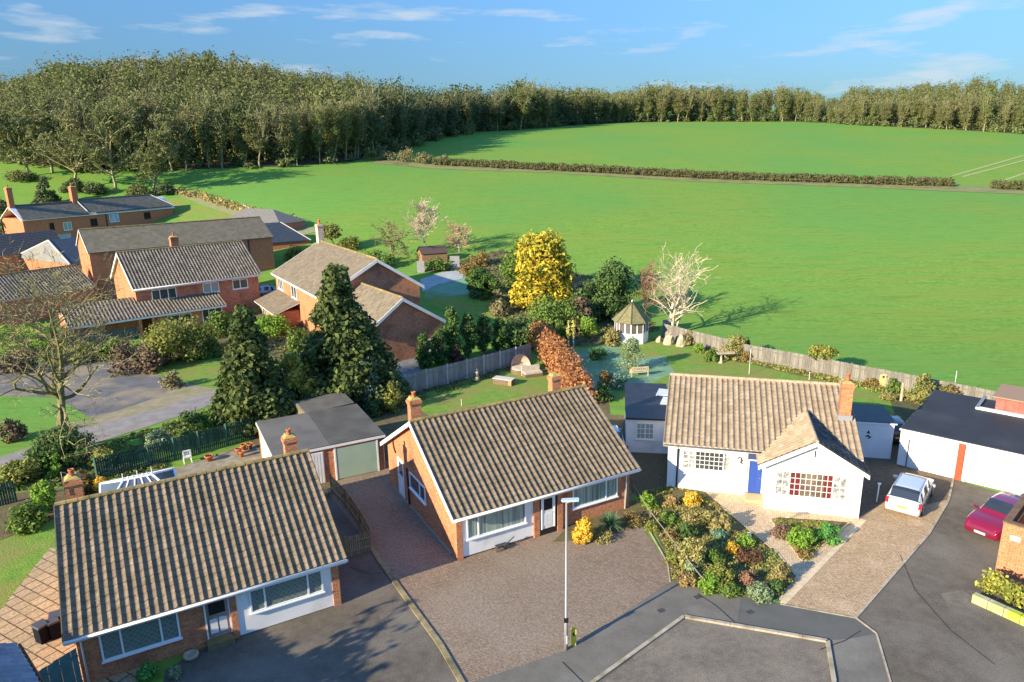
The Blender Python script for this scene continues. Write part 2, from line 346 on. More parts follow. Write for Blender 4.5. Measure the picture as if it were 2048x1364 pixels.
ASPHR = mat('road_asphalt', (.17, .145, .115), (.125, .108, .088), 3, .95, bump=.3, bscale=30, c3=(.21, .18, .14), s3=.4, detail=12, speck=.25, k3=(.42, .7))
FOOT = mat('footway_asphalt', (.150, .140, .118), (.122, .114, .097), 1.2, .95, bump=.2, bscale=40, c3=(.18, .17, .145), s3=.5, detail=10, speck=.12)
FOOTN = mat('newer_tarmac', (.11, .11, .10), (.088, .089, .083), 1.2, .95, bump=.2, bscale=40, c3=(.11, .11, .105), s3=.6, detail=10)
LANE = mat('lane_surface', (.27, .25, .24), (.20, .19, .18), 1.2, .95, bump=.4, bscale=10, c3=(.25, .21, .15), s3=.35, detail=9)
YARD = mat('yard_surface', (.14, .138, .14), (.10, .10, .105), .8, .95, bump=.4, bscale=8, c3=(.24, .20, .14), s3=.3, detail=9, k3=(.44, .60))
PAVB = brickmat('brown_block_paving', (.29, .21, .145), (.205, .15, .108), (.12, .095, .07), .21, .105, True, .01, dirt=(.25, .20, .15), rot=R(28), dk=(.4, .62), scale=.35)
PAVT = brickmat('tan_block_paving', (.49, .35, .205), (.37, .265, .16), (.24, .175, .11), .21, .105, True, .012, dirt=(.50, .37, .24), rot=R(48))
SLAB = brickmat('patio_slabs', (.46, .34, .20), (.38, .28, .17), (.10, .08, .05), .62, .6, True, .03, dirt=(.30, .24, .13), rot=R(30))
PATHT = brickmat('path_paving', (.64, .49, .32), (.53, .40, .25), (.32, .24, .15), .21, .105, True, .012, dirt=(.58, .46, .30), rot=R(20))
GRAVEL = mat('brown_gravel', (.15, .12, .07), (.10, .08, .045), 6, 1, bump=.8, bscale=30, c3=(.12, .12, .04), s3=.6)
# terrain: one sheet out to the horizon
gx = np.concatenate([np.arange(-900, -180, 12), np.arange(-180, 180, 2.), np.arange(180, 1000, 12)])
gy = np.concatenate([np.arange(-40, 200, 2.), np.arange(200, 520, 5.), np.arange(520, 2400, 40)])
X, Y = np.meshgrid(gx, gy); Z = T(X, Y)
nx, ny = len(gx), len(gy); V = np.stack([X, Y, Z], -1).reshape(-1, 3)
ii = (np.arange(ny-1)[:, None]*nx+np.arange(nx-1)[None]).ravel()
F = np.stack([ii, ii+1, ii+nx+1, ii+nx], -1)
me = bpy.data.meshes.new('ground'); me.from_pydata(V.tolist(), [], F.tolist()); me.materials.append(GRASS)
fin(me, 'ground', None, True, dict(kind='structure'))

def Pz(*a): return GP(*a)
patch('garden_soil', GP((500, 850), (700, 790), (800, 800), (900, 860), (1100, 900), (900, 1010), (690, 1000), (500, 1000)), SOIL, .003)
# near estate: everything around the bungalows sits on soil/lawn sheets
patch('lawn', GP((-250, 1120), (112, 1040), (125, 1240), (-200, 1420)), LAWN, .006)
patch('patio', GP((100, 1095), (118, 1100), (320, 1240), (240, 1500), (-60, 1500), (-40, 1270), (5, 1215)), SLAB, .014)
patch('garden_soil', GP((-100, 1010), (40, 985), (210, 965), (330, 935), (340, 990), (130, 1030), (-120, 1130)), SOIL, .008)
patch('patio', GP((330, 945), (505, 885), (545, 930), (520, 990), (330, 1000)), mat('patio_concrete', (.30, .27, .20), (.20, .18, .12), 2, .95, c3=(.2, .12, .07), s3=.6), .012)
patch('driveway', GP((660, 985), (690, 985), (745, 1102), (960, 1420), (300, 1600), (330, 1340), (470, 1262), (560, 1240), (640, 1180), (600, 1100)), ASPH, .01)
patch('driveway', GP((655, 985), (668, 966), (790, 915), (930, 1000), (1270, 985), (1256, 1012), (1335, 1128), (1338, 1166), (1134, 1303), (935, 1372), (750, 1105)), PAVB, .016)
patch('garden_soil', GP((735, 830), (980, 700), (1215, 780), (1230, 900), (820, 900)), SOIL, .005)
patch('lawn', GP((810, 800), (1000, 738), (1100, 745), (1170, 790), (900, 860)), LAWN, .009)
patch('gravel', GP((1215, 830), (1340, 830), (1345, 980), (1275, 992), (1240, 960)), GRAVEL, .01)
patch('footway', GP((935, 1368), (1134, 1301), (1342, 1164), (1388, 1172), (1480, 1194), (1560, 1207), (1712, 1236), (1752, 1268), (1810, 1480), (1640, 1480), (1664, 1364), (1655, 1284), (1368, 1234), (1130, 1420), (960, 1440)), FOOT, .020)
patch('footway', GP((1481, 1195), (1560, 1208), (1710, 1236), (1752, 1268), (1700, 1278), (1655, 1282), (1474, 1248)), FOOTN, .024)
patch('road', GP((1366, 1236), (1655, 1285), (1668, 1364), (1640, 1600), (900, 1600)), ASPHR, .012)
patch('driveway', GP((1712, 1237), (1860, 1066), (1905, 958), (2000, 985), (2300, 1050), (2600, 1350), (2400, 1700), (1850, 1700), (1755, 1268)), ASPH, .014)
patch('driveway', GP((1564, 1207), (1608, 1160), (1722, 1020), (1722, 925), (1800, 910), (1905, 955), (1896, 1003), (1856, 1068), (1711, 1236)), PAVT, .020)
patch('driveway', GP((1718, 1040), (1722, 905), (1810, 880), (1850, 905), (1912, 960), (1895, 1000), (1852, 1010), (1790, 990)), mat('shaded_driveway', (.17, .125, .08), (.12, .09, .06), 4, .95, bump=.3, bscale=20), .026)  # shade of the gap put into a darker paving colour
patch('path', GP((1340, 960), (1530, 985), (1530, 1010), (1724, 1030), (1722, 1050), (1608, 1165), (1566, 1208), (1555, 1196), (1592, 1150), (1556, 1108), (1495, 1058), (1440, 1012), (1400, 985)), PATHT, .025)
patch('planting_bed', GP((1541, 1040), (1560, 1036), (1698, 1045), (1607, 1124)), SOIL, .045)
patch('planting_bed', GP((1272, 985), (1345, 963), (1410, 985), (1442, 1012), (1495, 1058), (1556, 1108), (1592, 1152), (1558, 1198), (1480, 1194), (1388, 1172), (1342, 1163), (1338, 1125)), SOIL, .032)
patch('lawn', GP((1500, 1105), (1545, 1098), (1570, 1130), (1540, 1150), (1495, 1130)), LAWN, .05)
patch('planting_bed', GP((1105, 1085), (1180, 1080), (1290, 1052), (1305, 1030), (1270, 1000), (1150, 1040)), SOIL, .03)
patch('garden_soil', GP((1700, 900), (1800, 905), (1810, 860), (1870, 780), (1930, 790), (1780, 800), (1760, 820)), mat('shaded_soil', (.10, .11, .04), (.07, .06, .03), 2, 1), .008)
patch('lawn', GP((1180, 800), (1225, 688), (1345, 678), (1420, 705), (1530, 738), (1640, 760), (1780, 800), (1790, 830), (1720, 800)), LAWN, .012, 2.)
patch('lawn', GP((1140, 702), (1235, 690), (1250, 720), (1330, 712), (1350, 745), (1290, 770), (1200, 790), (1165, 750)), FROST, .02, 2.)
patch('planting_bed', GP((1300, 680), (1338, 668), (1440, 695), (1640, 737), (1800, 775), (1985, 820), (1900, 830), (1780, 795), (1740, 778), (1600, 752), (1500, 728), (1420, 715), (1380, 690)), SOIL, .03, 2.)
# rear left gardens, lane and yard
patch('lawn', GP((845, 600), (850, 562), (925, 545), (1010, 580), (1010, 640), (880, 620)), LAWN, .03, 2.)
patch('lawn', GP((850, 598), (852, 564), (925, 552), (990, 575), (935, 590)), FROST, .05, 2.)
patch('path', GP((840, 560), (885, 545), (930, 540), (925, 558), (870, 572), (845, 585)), mat('pale_slabs', (.34, .38, .38), (.27, .30, .30), 1, .8), .08, 2.)
patch('planting_bed', GP((830, 545), (1000, 500), (1200, 560), (1320, 660), (1210, 690), (1060, 700), (1010, 640), (930, 540)), SOIL, .025, 2.)
patch('lane', GP((-60, 972), (0, 948), (170, 893), (300, 852), (445, 803), (620, 745), (600, 720), (440, 778), (300, 822), (165, 858), (0, 915), (-60, 935)), LANE, .02)
patch('yard', GP((-60, 738), (120, 725), (200, 695), (290, 738), (345, 762), (330, 790), (185, 838), (110, 795), (0, 792), (-60, 796)), YARD, .014)
patch('verge', GP((185, 838), (330, 790), (345, 762), (400, 772), (440, 779), (300, 823), (165, 860), (120, 850)), mat('gravel_verge', (.30, .25, .17), (.22, .20, .12), 1.5, 1, bump=.5, bscale=8, c3=(.18, .2, .07), s3=.5), .012)
patch('lawn', GP((300, 738), (360, 715), (440, 690), (470, 740), (440, 770), (400, 772)), LAWN, .03, 2.)
patch('garden_soil', GP((180, 760), (560, 600), (860, 640), (800, 790), (640, 790), (620, 740), (440, 690), (300, 738)), SOIL, .008, 2.)
patch('path', GP((750, 730), (800, 705), (850, 720), (825, 770), (770, 760)), mat('grey_slab', (.20, .21, .22), (.15, .155, .16), 1, .9), .03)
patch('lawn', GP((330, 400), (395, 390), (470, 415), (500, 440), (420, 450), (352, 440)), LAWN, .04, 2.)
patch('track', GP((330, 377), (350, 372), (560, 430), (640, 462), (610, 470), (450, 425), (400, 408)), mat('grassy_track', (.26, .24, .13), (.20, .22, .09), 1, .95), .05, 2.)
# pale wheel tracks in the far field
TRK = mat('wheel_track', (.33, .36, .14), (.26, .32, .10), 1, .95)
for a, b in (((1905, 352), (2048, 311)), ((1925, 354), (2060, 318)), ((2005, 362), (2060, 343))):
    A, B = G(*a), G(*b); n_ = Vector((-(B-A).y, (B-A).x, 0)).normalized()*.45
    patch('wheel_track', [A-n_, B-n_, B+n_, A+n_], TRK, .06, 4.)
# kerbs: real steps along the paving
def kerb(pts, w=.13, h=.09, m=CONC, name='kerb'):
    mb = MB(); P = [G(*p) for p in pts]
    for a, b in zip(P, P[1:]):
        L = (b-a).length; k = max(1, int(L/.9)); d = (b-a)/L; n_ = Vector((-d.y, d.x, 0))*w/2
        for i in range(k):
            s = a+d*(L*i/k+.008); e = a+d*(L*(i+1)/k-.008)
            mb.ext([s-n_, e-n_, e+n_, s+n_], (0, 0, h))
    return mb.build(name, m, kind='structure')
kerb([(1100, 1440), (1190, 1364), (1368, 1235), (1655, 1284), (1668, 1364), (1655, 1500)], .16, .1)
kerb([(1560, 1209), (1712, 1237), (1753, 1268), (1782, 1368), (1800, 1480)], .07, .05)
kerb([(1711, 1237), (1858, 1068), (1897, 1002), (1906, 960)], .12, .06)
kerb([(690, 990), (748, 1105), (800, 1180), (880, 1290), (955, 1420)], .24, .07, mat('old_edging', (.30, .24, .13), (.20, .17, .09), 3, .95, c3=(.1, .09, .05), s3=.8))
kerb([(1292, 1050), (1335, 1126), (1340, 1164)], .06, .05)
kerb([(1541, 1040), (1607, 1126), (1700, 1045), (1560, 1034), (1541, 1040)], .1, .06, PATHT)
kerb([(1566, 1207), (1612, 1160), (1728, 1040)], .26, .03, mat('pale_edging', (.62, .50, .34), (.5, .4, .27), 4, .95))
kerb([(1592, 1152), (1556, 1108), (1495, 1058), (1440, 1012)], .08, .05, PATHT)
# seams, repairs and ironwork in the tarmac
def strip(name, pts, w, m, dz, kind='structure'):
    P = [G(*p) for p in pts]; mb = MB()
    for a, b in zip(P, P[1:]):
        d = (b-a).normalized(); n_ = Vector((-d.y, d.x, 0))*w/2; z = Vector((0, 0, dz)); mb.add([tuple(q) for q in (a-n_+z, b-n_+z, b+n_+z, a+n_+z)], [(0, 1, 2, 3)])
    return mb.build(name, m, kind=kind)
TAR = mat('tar_seam', (.035, .035, .036), rough=.7)
strip('tar_seam', [(1395, 1188), (1432, 1212), (1470, 1246)], .05, TAR, .030); strip('tar_seam', [(1640, 1300), (1690, 1282), (1722, 1262)], .05, TAR, .030)
strip('tar_seam', [(700, 1135), (745, 1150), (790, 1140)], .04, TAR, .018); strip('tar_seam', [(1125, 1325), (1165, 1364), (1185, 1395)], .05, TAR, .030)
strip('tar_seam', [(1800, 1110), (1830, 1180), (1900, 1260), (1990, 1330)], .04, TAR, .022)
patch('tarmac_repair', GP((1880, 1188), (1925, 1180), (1950, 1200), (1900, 1218)), mat('pale_repair', (.17, .15, .118), (.12, .106, .084), 3, 1, speck=.2), .021)
patch('tarmac_repair', GP((1240, 1290), (1320, 1250), (1345, 1275), (1270, 1320)), mat('worn_tarmac', (.15, .13, .10), (.19, .165, .13), 3, 1, speck=.25), .019)
for px, py in ((1395, 1195), (1500, 1225), (1322, 1222)):
    c = G(px, py); o = MB().box((-.16, -.12, 0), (.16, .12, .012)).build('utility_cover', mat('iron_cover', (.06, .055, .05), rough=.6)); tag(o, {1395: 'small iron utility cover near the garden corner of the footway', 1500: 'small iron utility cover in the newer tarmac of the footway', 1322: 'small iron utility cover beside the lamp post shadow'}[px], 'utility cover', None, (c.x, c.y, .022), R(25))
# ---------------------------------------------------------------- houses: shared pieces
def tile_plane(parent, O, X, D, L, run, m, pitch=.33, course=.35, amp=.075, name='tiled_roof', ns=8, clip=None):
    """pantiles: rolled across, stepped down the slope; O = top corner, X along the ridge, D down the slope"""
    O, X, D = Vector(O), Vector(X).normalized(), Vector(D).normalized(); N = X.cross(D)
    if N.z < 0: N = -N
    nr = max(1, round(L/pitch)); w = L/nr; nc = max(1, round(run/course)); c = run/nc
    t = np.arange(nr*ns+1)/ns; prof = amp*((.5+.5*np.cos(2*np.pi*t))**1.9)
    rng = np.random.RandomState(int(L*100) % 997)
    V = []; k = len(t)
    for j in range(nc):
        jit = rng.uniform(-.006, .006, k//ns+2)[(np.arange(k)//ns)]
        for e, (dd, up) in enumerate(((j*c-.02, .0), ((j+1)*c+.01, .03))):
            P = np.array(O)[None]+np.outer(t*w, X)+np.array(D)[None]*dd+np.outer(prof+up+jit, N)
            V.append(P)
    V = np.concatenate(V); F = []
    for j in range(nc):
        for i in range(k-1):
            a = 2*j*k+i; F.append((a, a+k, a+k+1, a+1))
        if j < nc-1:
            for i in range(k-1):
                a = (2*j+1)*k+i; F.append((a, a+k, a+k+1, a+1))
    # front lip of the eave
    b = len(V); P = V[(2*nc-1)*k:(2*nc)*k]-np.array(N)[None]*.07; V = np.concatenate([V, P])
    for i in range(k-1):
        a = (2*nc-1)*k+i; F.append((a, b+i, b+i+1, a+1))
    me = bpy.data.meshes.new(name); me.from_pydata(V.tolist(), [], F); me.materials.append(m)
    o = fin(me, name, parent, False, {})
    if sum(p.normal.z for p in me.polygons) < 0: me.flip_normals()
    return o
def flat_tiles(parent, O, X, D, L, run, m, course=.3, name='tiled_roof', X2=None):
    """plain tiles or slates: stepped courses; X2 lets the plane narrow (hips): lengths at top and bottom as (left inset top, right inset top)"""
    O, X, D = Vector(O), Vector(X).normalized(), Vector(D).normalized(); N = X.cross(D)
    if N.z < 0: N = -N
    nc = max(1, round(run/course)); c = run/nc; mb = MB(); il, ir = X2 or (0, 0)
    for j in range(nc):
        f0, f1 = 1-j/nc, 1-(j+1)/nc
        a = O+D*(j*c)+X*(il*f0); b = O+D*(j*c)+X*(L-ir*f0); e = O+D*((j+1)*c+.03)+X*(il*f1)+N*.03; g = O+D*((j+1)*c+.03)+X*(L-ir*f1)+N*.03
        mb.add([tuple(p) for p in (a, b, g, e, g-N*.04, e-N*.04)], [(0, 3, 2, 1), (3, 5, 4, 2)])
    o = mb.build(name, m, parent)
    return o
def slab(parent, prof, x0, x1, m, name='roof_slab', th=.12):
    """roof deck under the tiles; prof = list of (y,z) from front eave over ridge to rear eave"""
    lo = [(x0, y, z-th) for y, z in prof]; up = [(x0, y, z-.012) for y, z in prof]
    mb = MB(); n = len(prof)
    for i in range(n-1): mb.ext([lo[i], lo[i+1], up[i+1], up[i]], (x1-x0, 0, 0))
    return mb.build(name, m, parent)
def barge(parent, prof, x, m, w=.2, t=.04, name='bargeboard', dz=-.0):
    mb = MB(); n = len(prof)
    for i in range(n-1):
        (y0, z0), (y1, z1) = prof[i], prof[i+1]
        mb.ext([(x, y0, z0+dz+.05), (x, y1, z1+dz+.05), (x, y1, z1+dz-w), (x, y0, z0+dz-w)], (t, 0, 0))
    return mb.build(name, m, parent)
def gable_walls(parent, L, D, zf, zr, zp, yr, m, base=-.4, x0=0, y0=0, name='wall'):
    mb = MB().ext([(x0, y0, base), (x0, y0, zf), (x0, yr, zp), (x0, y0+D, zr), (x0, y0+D, base)], (L, 0, 0))
    return mb.build(name, m, parent)
def gutter(parent, a, b, m, name='gutter', r=.06):
    return MB().tube([a, b], r, 8).build(name, m, parent, True)
def ridge(parent, a, b, m=RIDGE, name='ridge_tiles', r=.11):
    a, b = Vector(a), Vector(b); L = (b-a).length; n = max(1, int(L/.42)); mb = MB()
    for i in range(n):
        p = a.lerp(b, (i+.02)/n); q = a.lerp(b, (i+.99)/n); mb.tube([p, q], [r, r*1.08], 8)
    return mb.build(name, m, parent)
def frameF(O, X, N):
    """local window frame: x along wall, y outwards, z up"""
    O, X, N = Vector(O), Vector(X).normalized(), Vector(N).normalized(); U = Vector((0, 0, 1))
    return lambda x, y, z: tuple(O+X*x+N*y+U*z)
def window(parent, O, X, N, w, h, mull=(), trans=(), glass=None, frame=None, bw=.07, grid=None, gbw=.025, sill=True, name='window', split=(), label=None):
    F = frameF(O, X, N); frame = frame or PVC; glass = glass or GLASS; mb = MB()
    mb.box((0, -.02, 0), (w, .06, bw), F); mb.box((0, -.02, h-bw), (w, .06, h), F); mb.box((0, -.02, bw), (bw, .06, h-bw), F); mb.box((w-bw, -.02, bw), (w, .06, h-bw), F)
    for q in mull: mb.box((q*w-bw/2, -.02, bw), (q*w+bw/2, .055, h-bw), F)
    for x0, x1, z in trans: mb.box((x0*w, -.02, z*h-bw/2), (x1*w, .05, z*h+bw/2), F)
    if grid:
        for x0, x1, nx_, nz_ in grid:
            for i in range(1, nx_): q = x0*w+(x1-x0)*w*i/nx_; mb.box((q-gbw/2, 0, bw), (q+gbw/2, .04, h-bw), F)
            for i in range(1, nz_): q = bw+(h-2*bw)*i/nz_; mb.box((x0*w, 0, q-gbw/2), (x1*w, .038, q+gbw/2), F)
    fr = mb.build(name, frame, parent)
    if label: fr['label'] = label
    gl = glass if isinstance(glass, (list, tuple)) else [(0, 1, glass)]
    for a, b, g in gl:
        p = MB().box((max(a*w, bw*.5), -.01, bw*.5), (min(b*w, w-bw*.5), .018, h-bw*.5), F).build('pane', g, fr)
    if sill: MB().box((-.05, -.02, -.06), (w+.05, .11, -.003), F).build('sill', frame, fr)
    return fr
def door(parent, O, X, N, w, h, m, top=None, name='door', panels=2, handle=True):
    F = frameF(O, X, N); mb = MB(); b = .06
    mb.box((-b, -.02, 0), (0, .05, h+b), F); mb.box((w, -.02, 0), (w+b, .05, h+b), F); mb.box((0, -.02, h), (w, .05, h+b), F)
    fr = mb.build('door_frame', PVC, parent)
    mb = MB().box((0, -.01, 0), (w, .02, h), F); zt = h*.55 if top else h
    for i in range(panels):
        x0 = w*(.12+.42*i) if panels == 2 else w*.15; x1 = x0+w*.34 if panels == 2 else w*.85
        mb.box((x0, .02, h*.1), (x1, .032, zt-h*.08), F)
    d = mb.build(name, m, parent)
    if top: MB().box((w*.14, .02, h*.58), (w*.86, .03, h*.93), F).build('pane', top, d)
    if handle: MB().tube([F(w*.88, .02, h*.48), F(w*.88, .07, h*.48), F(w*.78, .07, h*.48)], .012, 6).build('handle', METAL, d)
    return fr
def chimney(parent, x, y, z0, z1, w=.62, d=.5, m=BRICK, pots=1, cap='flaunch', pot_h=.35):
    mb = MB().box((x-w/2, y-d/2, z0), (x+w/2, y+d/2, z1-.32)); mb.box((x-w/2-.03, y-d/2-.03, z1-.32), (x+w/2+.03, y+d/2+.03, z1-.24)); mb.box((x-w/2-.06, y-d/2-.06, z1-.24), (x+w/2+.06, y+d/2+.06, z1-.09)); mb.box((x-w/2-.02, y-d/2-.02, z1-.09), (x+w/2+.02, y+d/2+.02, z1))
    c = mb.build('chimney', m, parent)
    MB().ext([(x-w/2-.01, y-d/2-.01, z1), (x+w/2+.01, y-d/2-.01, z1), (x+w/4, y-d/4, z1+.1), (x-w/4, y-d/4, z1+.1)], (0, d*.9, 0)).build('flaunching', mat('lichen_mortar', (.48, .36, .10), (.30, .24, .10), 6, 1), c)
    for i in range(pots):
        px_ = x+(i-(pots-1)/2)*.3
        MB().lathe([(.12, 0), (.11, .06), (.10, pot_h-.08), (.13, pot_h-.06), (.13, pot_h), (.09, pot_h), (.08, pot_h-.1)], 12, (px_, y, z1+.06)).build('chimney_pot', TERRA, c, True)
    return c
def pipe(parent, pts, m, r=.04, name='downpipe'): return MB().tube(pts, r, 8).build(name, m, parent, True)
def roof_over(parent, L, a, b, ze, zp, m, ridge_m=RIDGE, rear=True, x0=0, tile='pan', pitch=.33, over=0, deck=WHITE, ze2=None):
    """front and rear slopes, ridge along x at y=a"""
    ze2 = ze if ze2 is None else ze2
    slab(parent, [(0, ze), (a, zp), (a+b, ze2)], x0+.02, x0+L-.02, deck)
    fn = tile_plane if tile == 'pan' else flat_tiles; kw = dict(pitch=pitch) if tile == 'pan' else {}
    fn(parent, (x0, a, zp), (1, 0, 0), (0, -a, ze-zp), L, math.hypot(a, zp-ze), m, **kw)
    if rear: fn(parent, (x0, a, zp), (1, 0, 0), (0, b, ze2-zp), L, math.hypot(b, zp-ze2), m, **kw)
    ridge(parent, (x0, a, zp+.05), (x0+L, a, zp+.05), ridge_m)

# ---------------------------------------------------------------- bungalow in the left foreground
B1 = thing('bungalow', 'brick bungalow in the left foreground with diamond leaded windows', 'house', (-17.0, 23.07, 0), R(29.3))
L1, A1, E1, P1 = 10.83, 5.53, 2.4, 5.48
sl1 = (P1-E1)/A1
gable_walls(B1, L1-.66, 2*A1-.8, E1+.4*sl1-.12, E1+.4*sl1-.12, P1-.13, A1, BRICK, x0=.33, y0=.4)
roof_over(B1, L1, A1, A1, E1, P1, TILE)
for x in (-.04, L1): barge(B1, [(0, E1), (A1, P1), (2*A1, E1)], x, mat('mossy_verge', (.16, .14, .10), (.11, .10, .07), 3), .14)
MB().box((0, -.03, E1-.2), (L1, .02, E1-.02)).build('fascia', WHITE, B1)
gutter(B1, (-.02, -.09, E1-.06), (L1+.04, -.09, E1-.06), WHITE)
window(B1, (1.08, .4, .8), (1, 0, 0), (0, -1, 0), 2.82, 1.28, (.26, .76), (), LATTICE)
door(B1, (4.92, .42, .3), (1, 0, 0), (0, -1, 0), .88, 1.85, WHITE, top=DARK)
MB().box((4.8, -.05, -.1), (5.86, .4, .28)).build('doorstep', mat('mossy_step', (.2, .17, .08), (.12, .12, .05), 4), B1)
MB().box((6.12, .30, .05), (10.17, .399, 2.3)).build('rendered_panel', RENDER, B1)
window(B1, (6.65, .30, .96), (1, 0, 0), (0, -1, 0), 3.12, 1.12, (.2, .79), (), LATTICE)
pipe(B1, [(.55, -.05, E1-.1), (.5, .3, E1-.4), (.5, .33, -.1)], WHITE, .045)
MB().box((10.17, .26, -.1), (10.5, .399, 2.3)).build('brick_pier', BRICK, B1)
MB().box((5.87, .26, -.1), (6.12, .399, 2.3)).build('brick_pier', BRICK, B1)
chimney(B1, .75, A1+1.0, 3.9, 6.2, .62, .62)
chimney(B1, 10.2, A1+1.2, 3.9, 6.0, .6, .5, pots=1)
pipe(B1, [(.4, A1+.65, 5.6), (.4, A1+.65, 6.7), (.95, A1+.75, 6.35)], METAL, .015, 'aerial')

# ---------------------------------------------------------------- bungalow in the middle
B2 = thing('bungalow', 'orange brick bungalow in the centre, behind the lamp post and brown paved drive', 'house', (-3.01, 31.38, 0), R(28.3))
L2, A2, E2, P2 = 11.34, 5.45, 2.55, 5.76; sl2 = (P2-E2)/A2
gable_walls(B2, L2-.58, 2*A2-.9, E2+.48*sl2-.12, E2+.48*sl2-.12, P2-.13, A2, BRICK, x0=.29, y0=.48)
roof_over(B2, L2, A2, A2, E2, P2, TILE)
for x in (-.05, L2+.01): barge(B2, [(-.02, E2), (A2, P2), (2*A2, E2)], x, WHITE, .2)
MB().box((0, -.03, E2-.2), (L2, .02, E2-.02)).build('fascia', WHITE, B2)
gutter(B2, (0, -.09, E2-.06), (L2+.04, -.09, E2-.06), WHITE)
MB().box((.62, .40, .1), (4.72, .479, 2.4)).build('rendered_panel', RENDER, B2)
MB().box((.29, .34, -.1), (.62, .479, 2.4)).build('brick_pier', BRICK, B2)
MB().box((4.72, .30, -.1), (5.06, .479, 2.4)).build('brick_pier', BRICK, B2)
window(B2, (.87, .40, 1.02), (1, 0, 0), (0, -1, 0), 3.4, 1.2, (.19,), (), CURTAIN)
MB().box((5.06, .30, 0), (6.14, .478, 2.4)).build('recess_shade', DARK, B2)  # dark block stands in for the shade inside the porch
door(B2, (5.2, .30, .38), (1, 0, 0), (0, -1, 0), .72, 1.85, WHITE, top=DARK)
MB().box((6.14, .25, -.1), (6.48, .479, 2.4)).build('brick_pier', BRICK, B2)
window(B2, (7.22, .48, .96), (1, 0, 0), (0, -1, 0), 2.98, 1.2, (.74,), (), CURTAIN)
pipe(B2, [(10.75, -.05, E2-.1), (10.75, .4, E2-.4), (10.75, .42, -.1)], WHITE, .045)
door(B2, (.29, 7.8, .12), (0, 1, 0), (-1, 0, 0), .82, 2.3, WHITE, top=GLASS, panels=1)
window(B2, (.29, 4.35, 1.33), (0, 1, 0), (-1, 0, 0), 2.35, .98, (.35,), (), GLASS)
pipe(B2, [(.24, 9.3, 3.3), (.24, 9.2, 2.9), (.24, 8.9, 2.6)], mat('brown_pipe', (.09, .03, .02)), .05)
MB().box((.2, 1.0, -.05), (.288, 9.9, .14)).build('plinth', mat('grey_plinth', (.28, .24, .20)), B2)
pipe(B2, [(.24, 7.1, 2.35), (.24, 7.0, 1.2), (.24, 6.95, 0)], mat('brown_pipe'), .05)
chimney(B2, .75, A2+1.2, 4.1, 6.6, .62, .5)
chimney(B2, 10.1, A2+1.5, 3.9, 6.3, .62, .5, pots=0)
MB().ext([(5.4, 2*A2-.5, 2.55), (10.6, 2*A2-.5, 2.55), (10.6, 2*A2+1.9, 2.55), (10.1, 2*A2+2.5, 2.55), (5.9, 2*A2+2.5, 2.55), (5.4, 2*A2+1.9, 2.55)], (0, 0, .14)).build('flat_rear_roof', FELT, B2)
MB().box((5.7, 2*A2-.5, -.2), (10.3, 2*A2+1.9, 2.54)).build('rear_wall', BRICK, B2)

# ---------------------------------------------------------------- white bungalow
B3 = thing('bungalow', 'white rendered bungalow with a blue front door and a gabled front bay', 'house', (8.828, 39.235, .27), -.26)
L3, A3, E3, P3 = 10.83, 6.08, 2.70, 4.98; sl3 = (P3-E3)/A3
gable_walls(B3, L3-.56, 2*A3-.6, E3+.25*sl3-.12, E3+.25*sl3-.12, P3-.12, A3, RENDER, x0=.28, y0=.25, base=-.6)
roof_over(B3, L3, A3, A3, E3, P3, TILE3, ridge_m=mat('pale_ridge', (.45, .34, .24), (.33, .25, .17), 3))
for x in (-.02, L3-.02): barge(B3, [(0, E3), (A3, P3), (2*A3, E3)], x, mat('tan_verge', (.40, .32, .22)), .12)
MB().box((0, -.03, E3-.17), (5.9, .02, E3-.02)).build('fascia', WHITE, B3)
gutter(B3, (0, -.08, E3-.06), (5.6, -.08, E3-.06), mat('dark_gutter', (.09, .085, .08)))
pipe(B3, [(.85, -.05, E3-.1), (.85, .18, E3-.4), (.85, .2, -.5)], BLACK, .05)
WG = mat('white_glazing', (.8, .8, .8), rough=.4)
window(B3, (1.13, .25, 1.12), (1, 0, 0), (0, -1, 0), 2.72, 1.2, (.27, .86), (), [(0, .27, mat('lace_glass', (.5, .5, .48), (.12, .12, .12), 5, .2)), (.27, .86, GLASS), (.86, 1, mat('lace_glass', (1, 1, 1)))], WG, .06, [(0, .27, 2, 4), (.27, .86, 6, 4)])
# wall ornament: a small curled lizard in dark iron
MB().tube([(4.22, .2, 2.02), (4.3, .2, 2.12), (4.42, .2, 2.1), (4.47, .2, 1.95), (4.40, .2, 1.82), (4.5, .2, 1.74), (4.68, .2, 1.72)], [.015, .035, .045, .05, .045, .03, .01], 6).build('wall_ornament', mat('dark_iron', (.05, .05, .055)), B3, True)
# dark panel painting the shade of the porch recess; door, step
MB().box((4.8, .20, -.3), (5.719, .249, 2.5)).build('recess_shade', mat('shadow_blue', (.04, .05, .12)), B3)
door(B3, (4.9, .19, .0), (1, 0, 0), (0, -1, 0), .74, 2.0, BLUE, top=None)
MB().box((4.75, -.7, -.4), (5.7, .19, -.05)).build('doorstep', mat('tan_step', (.42, .36, .2)), B3)
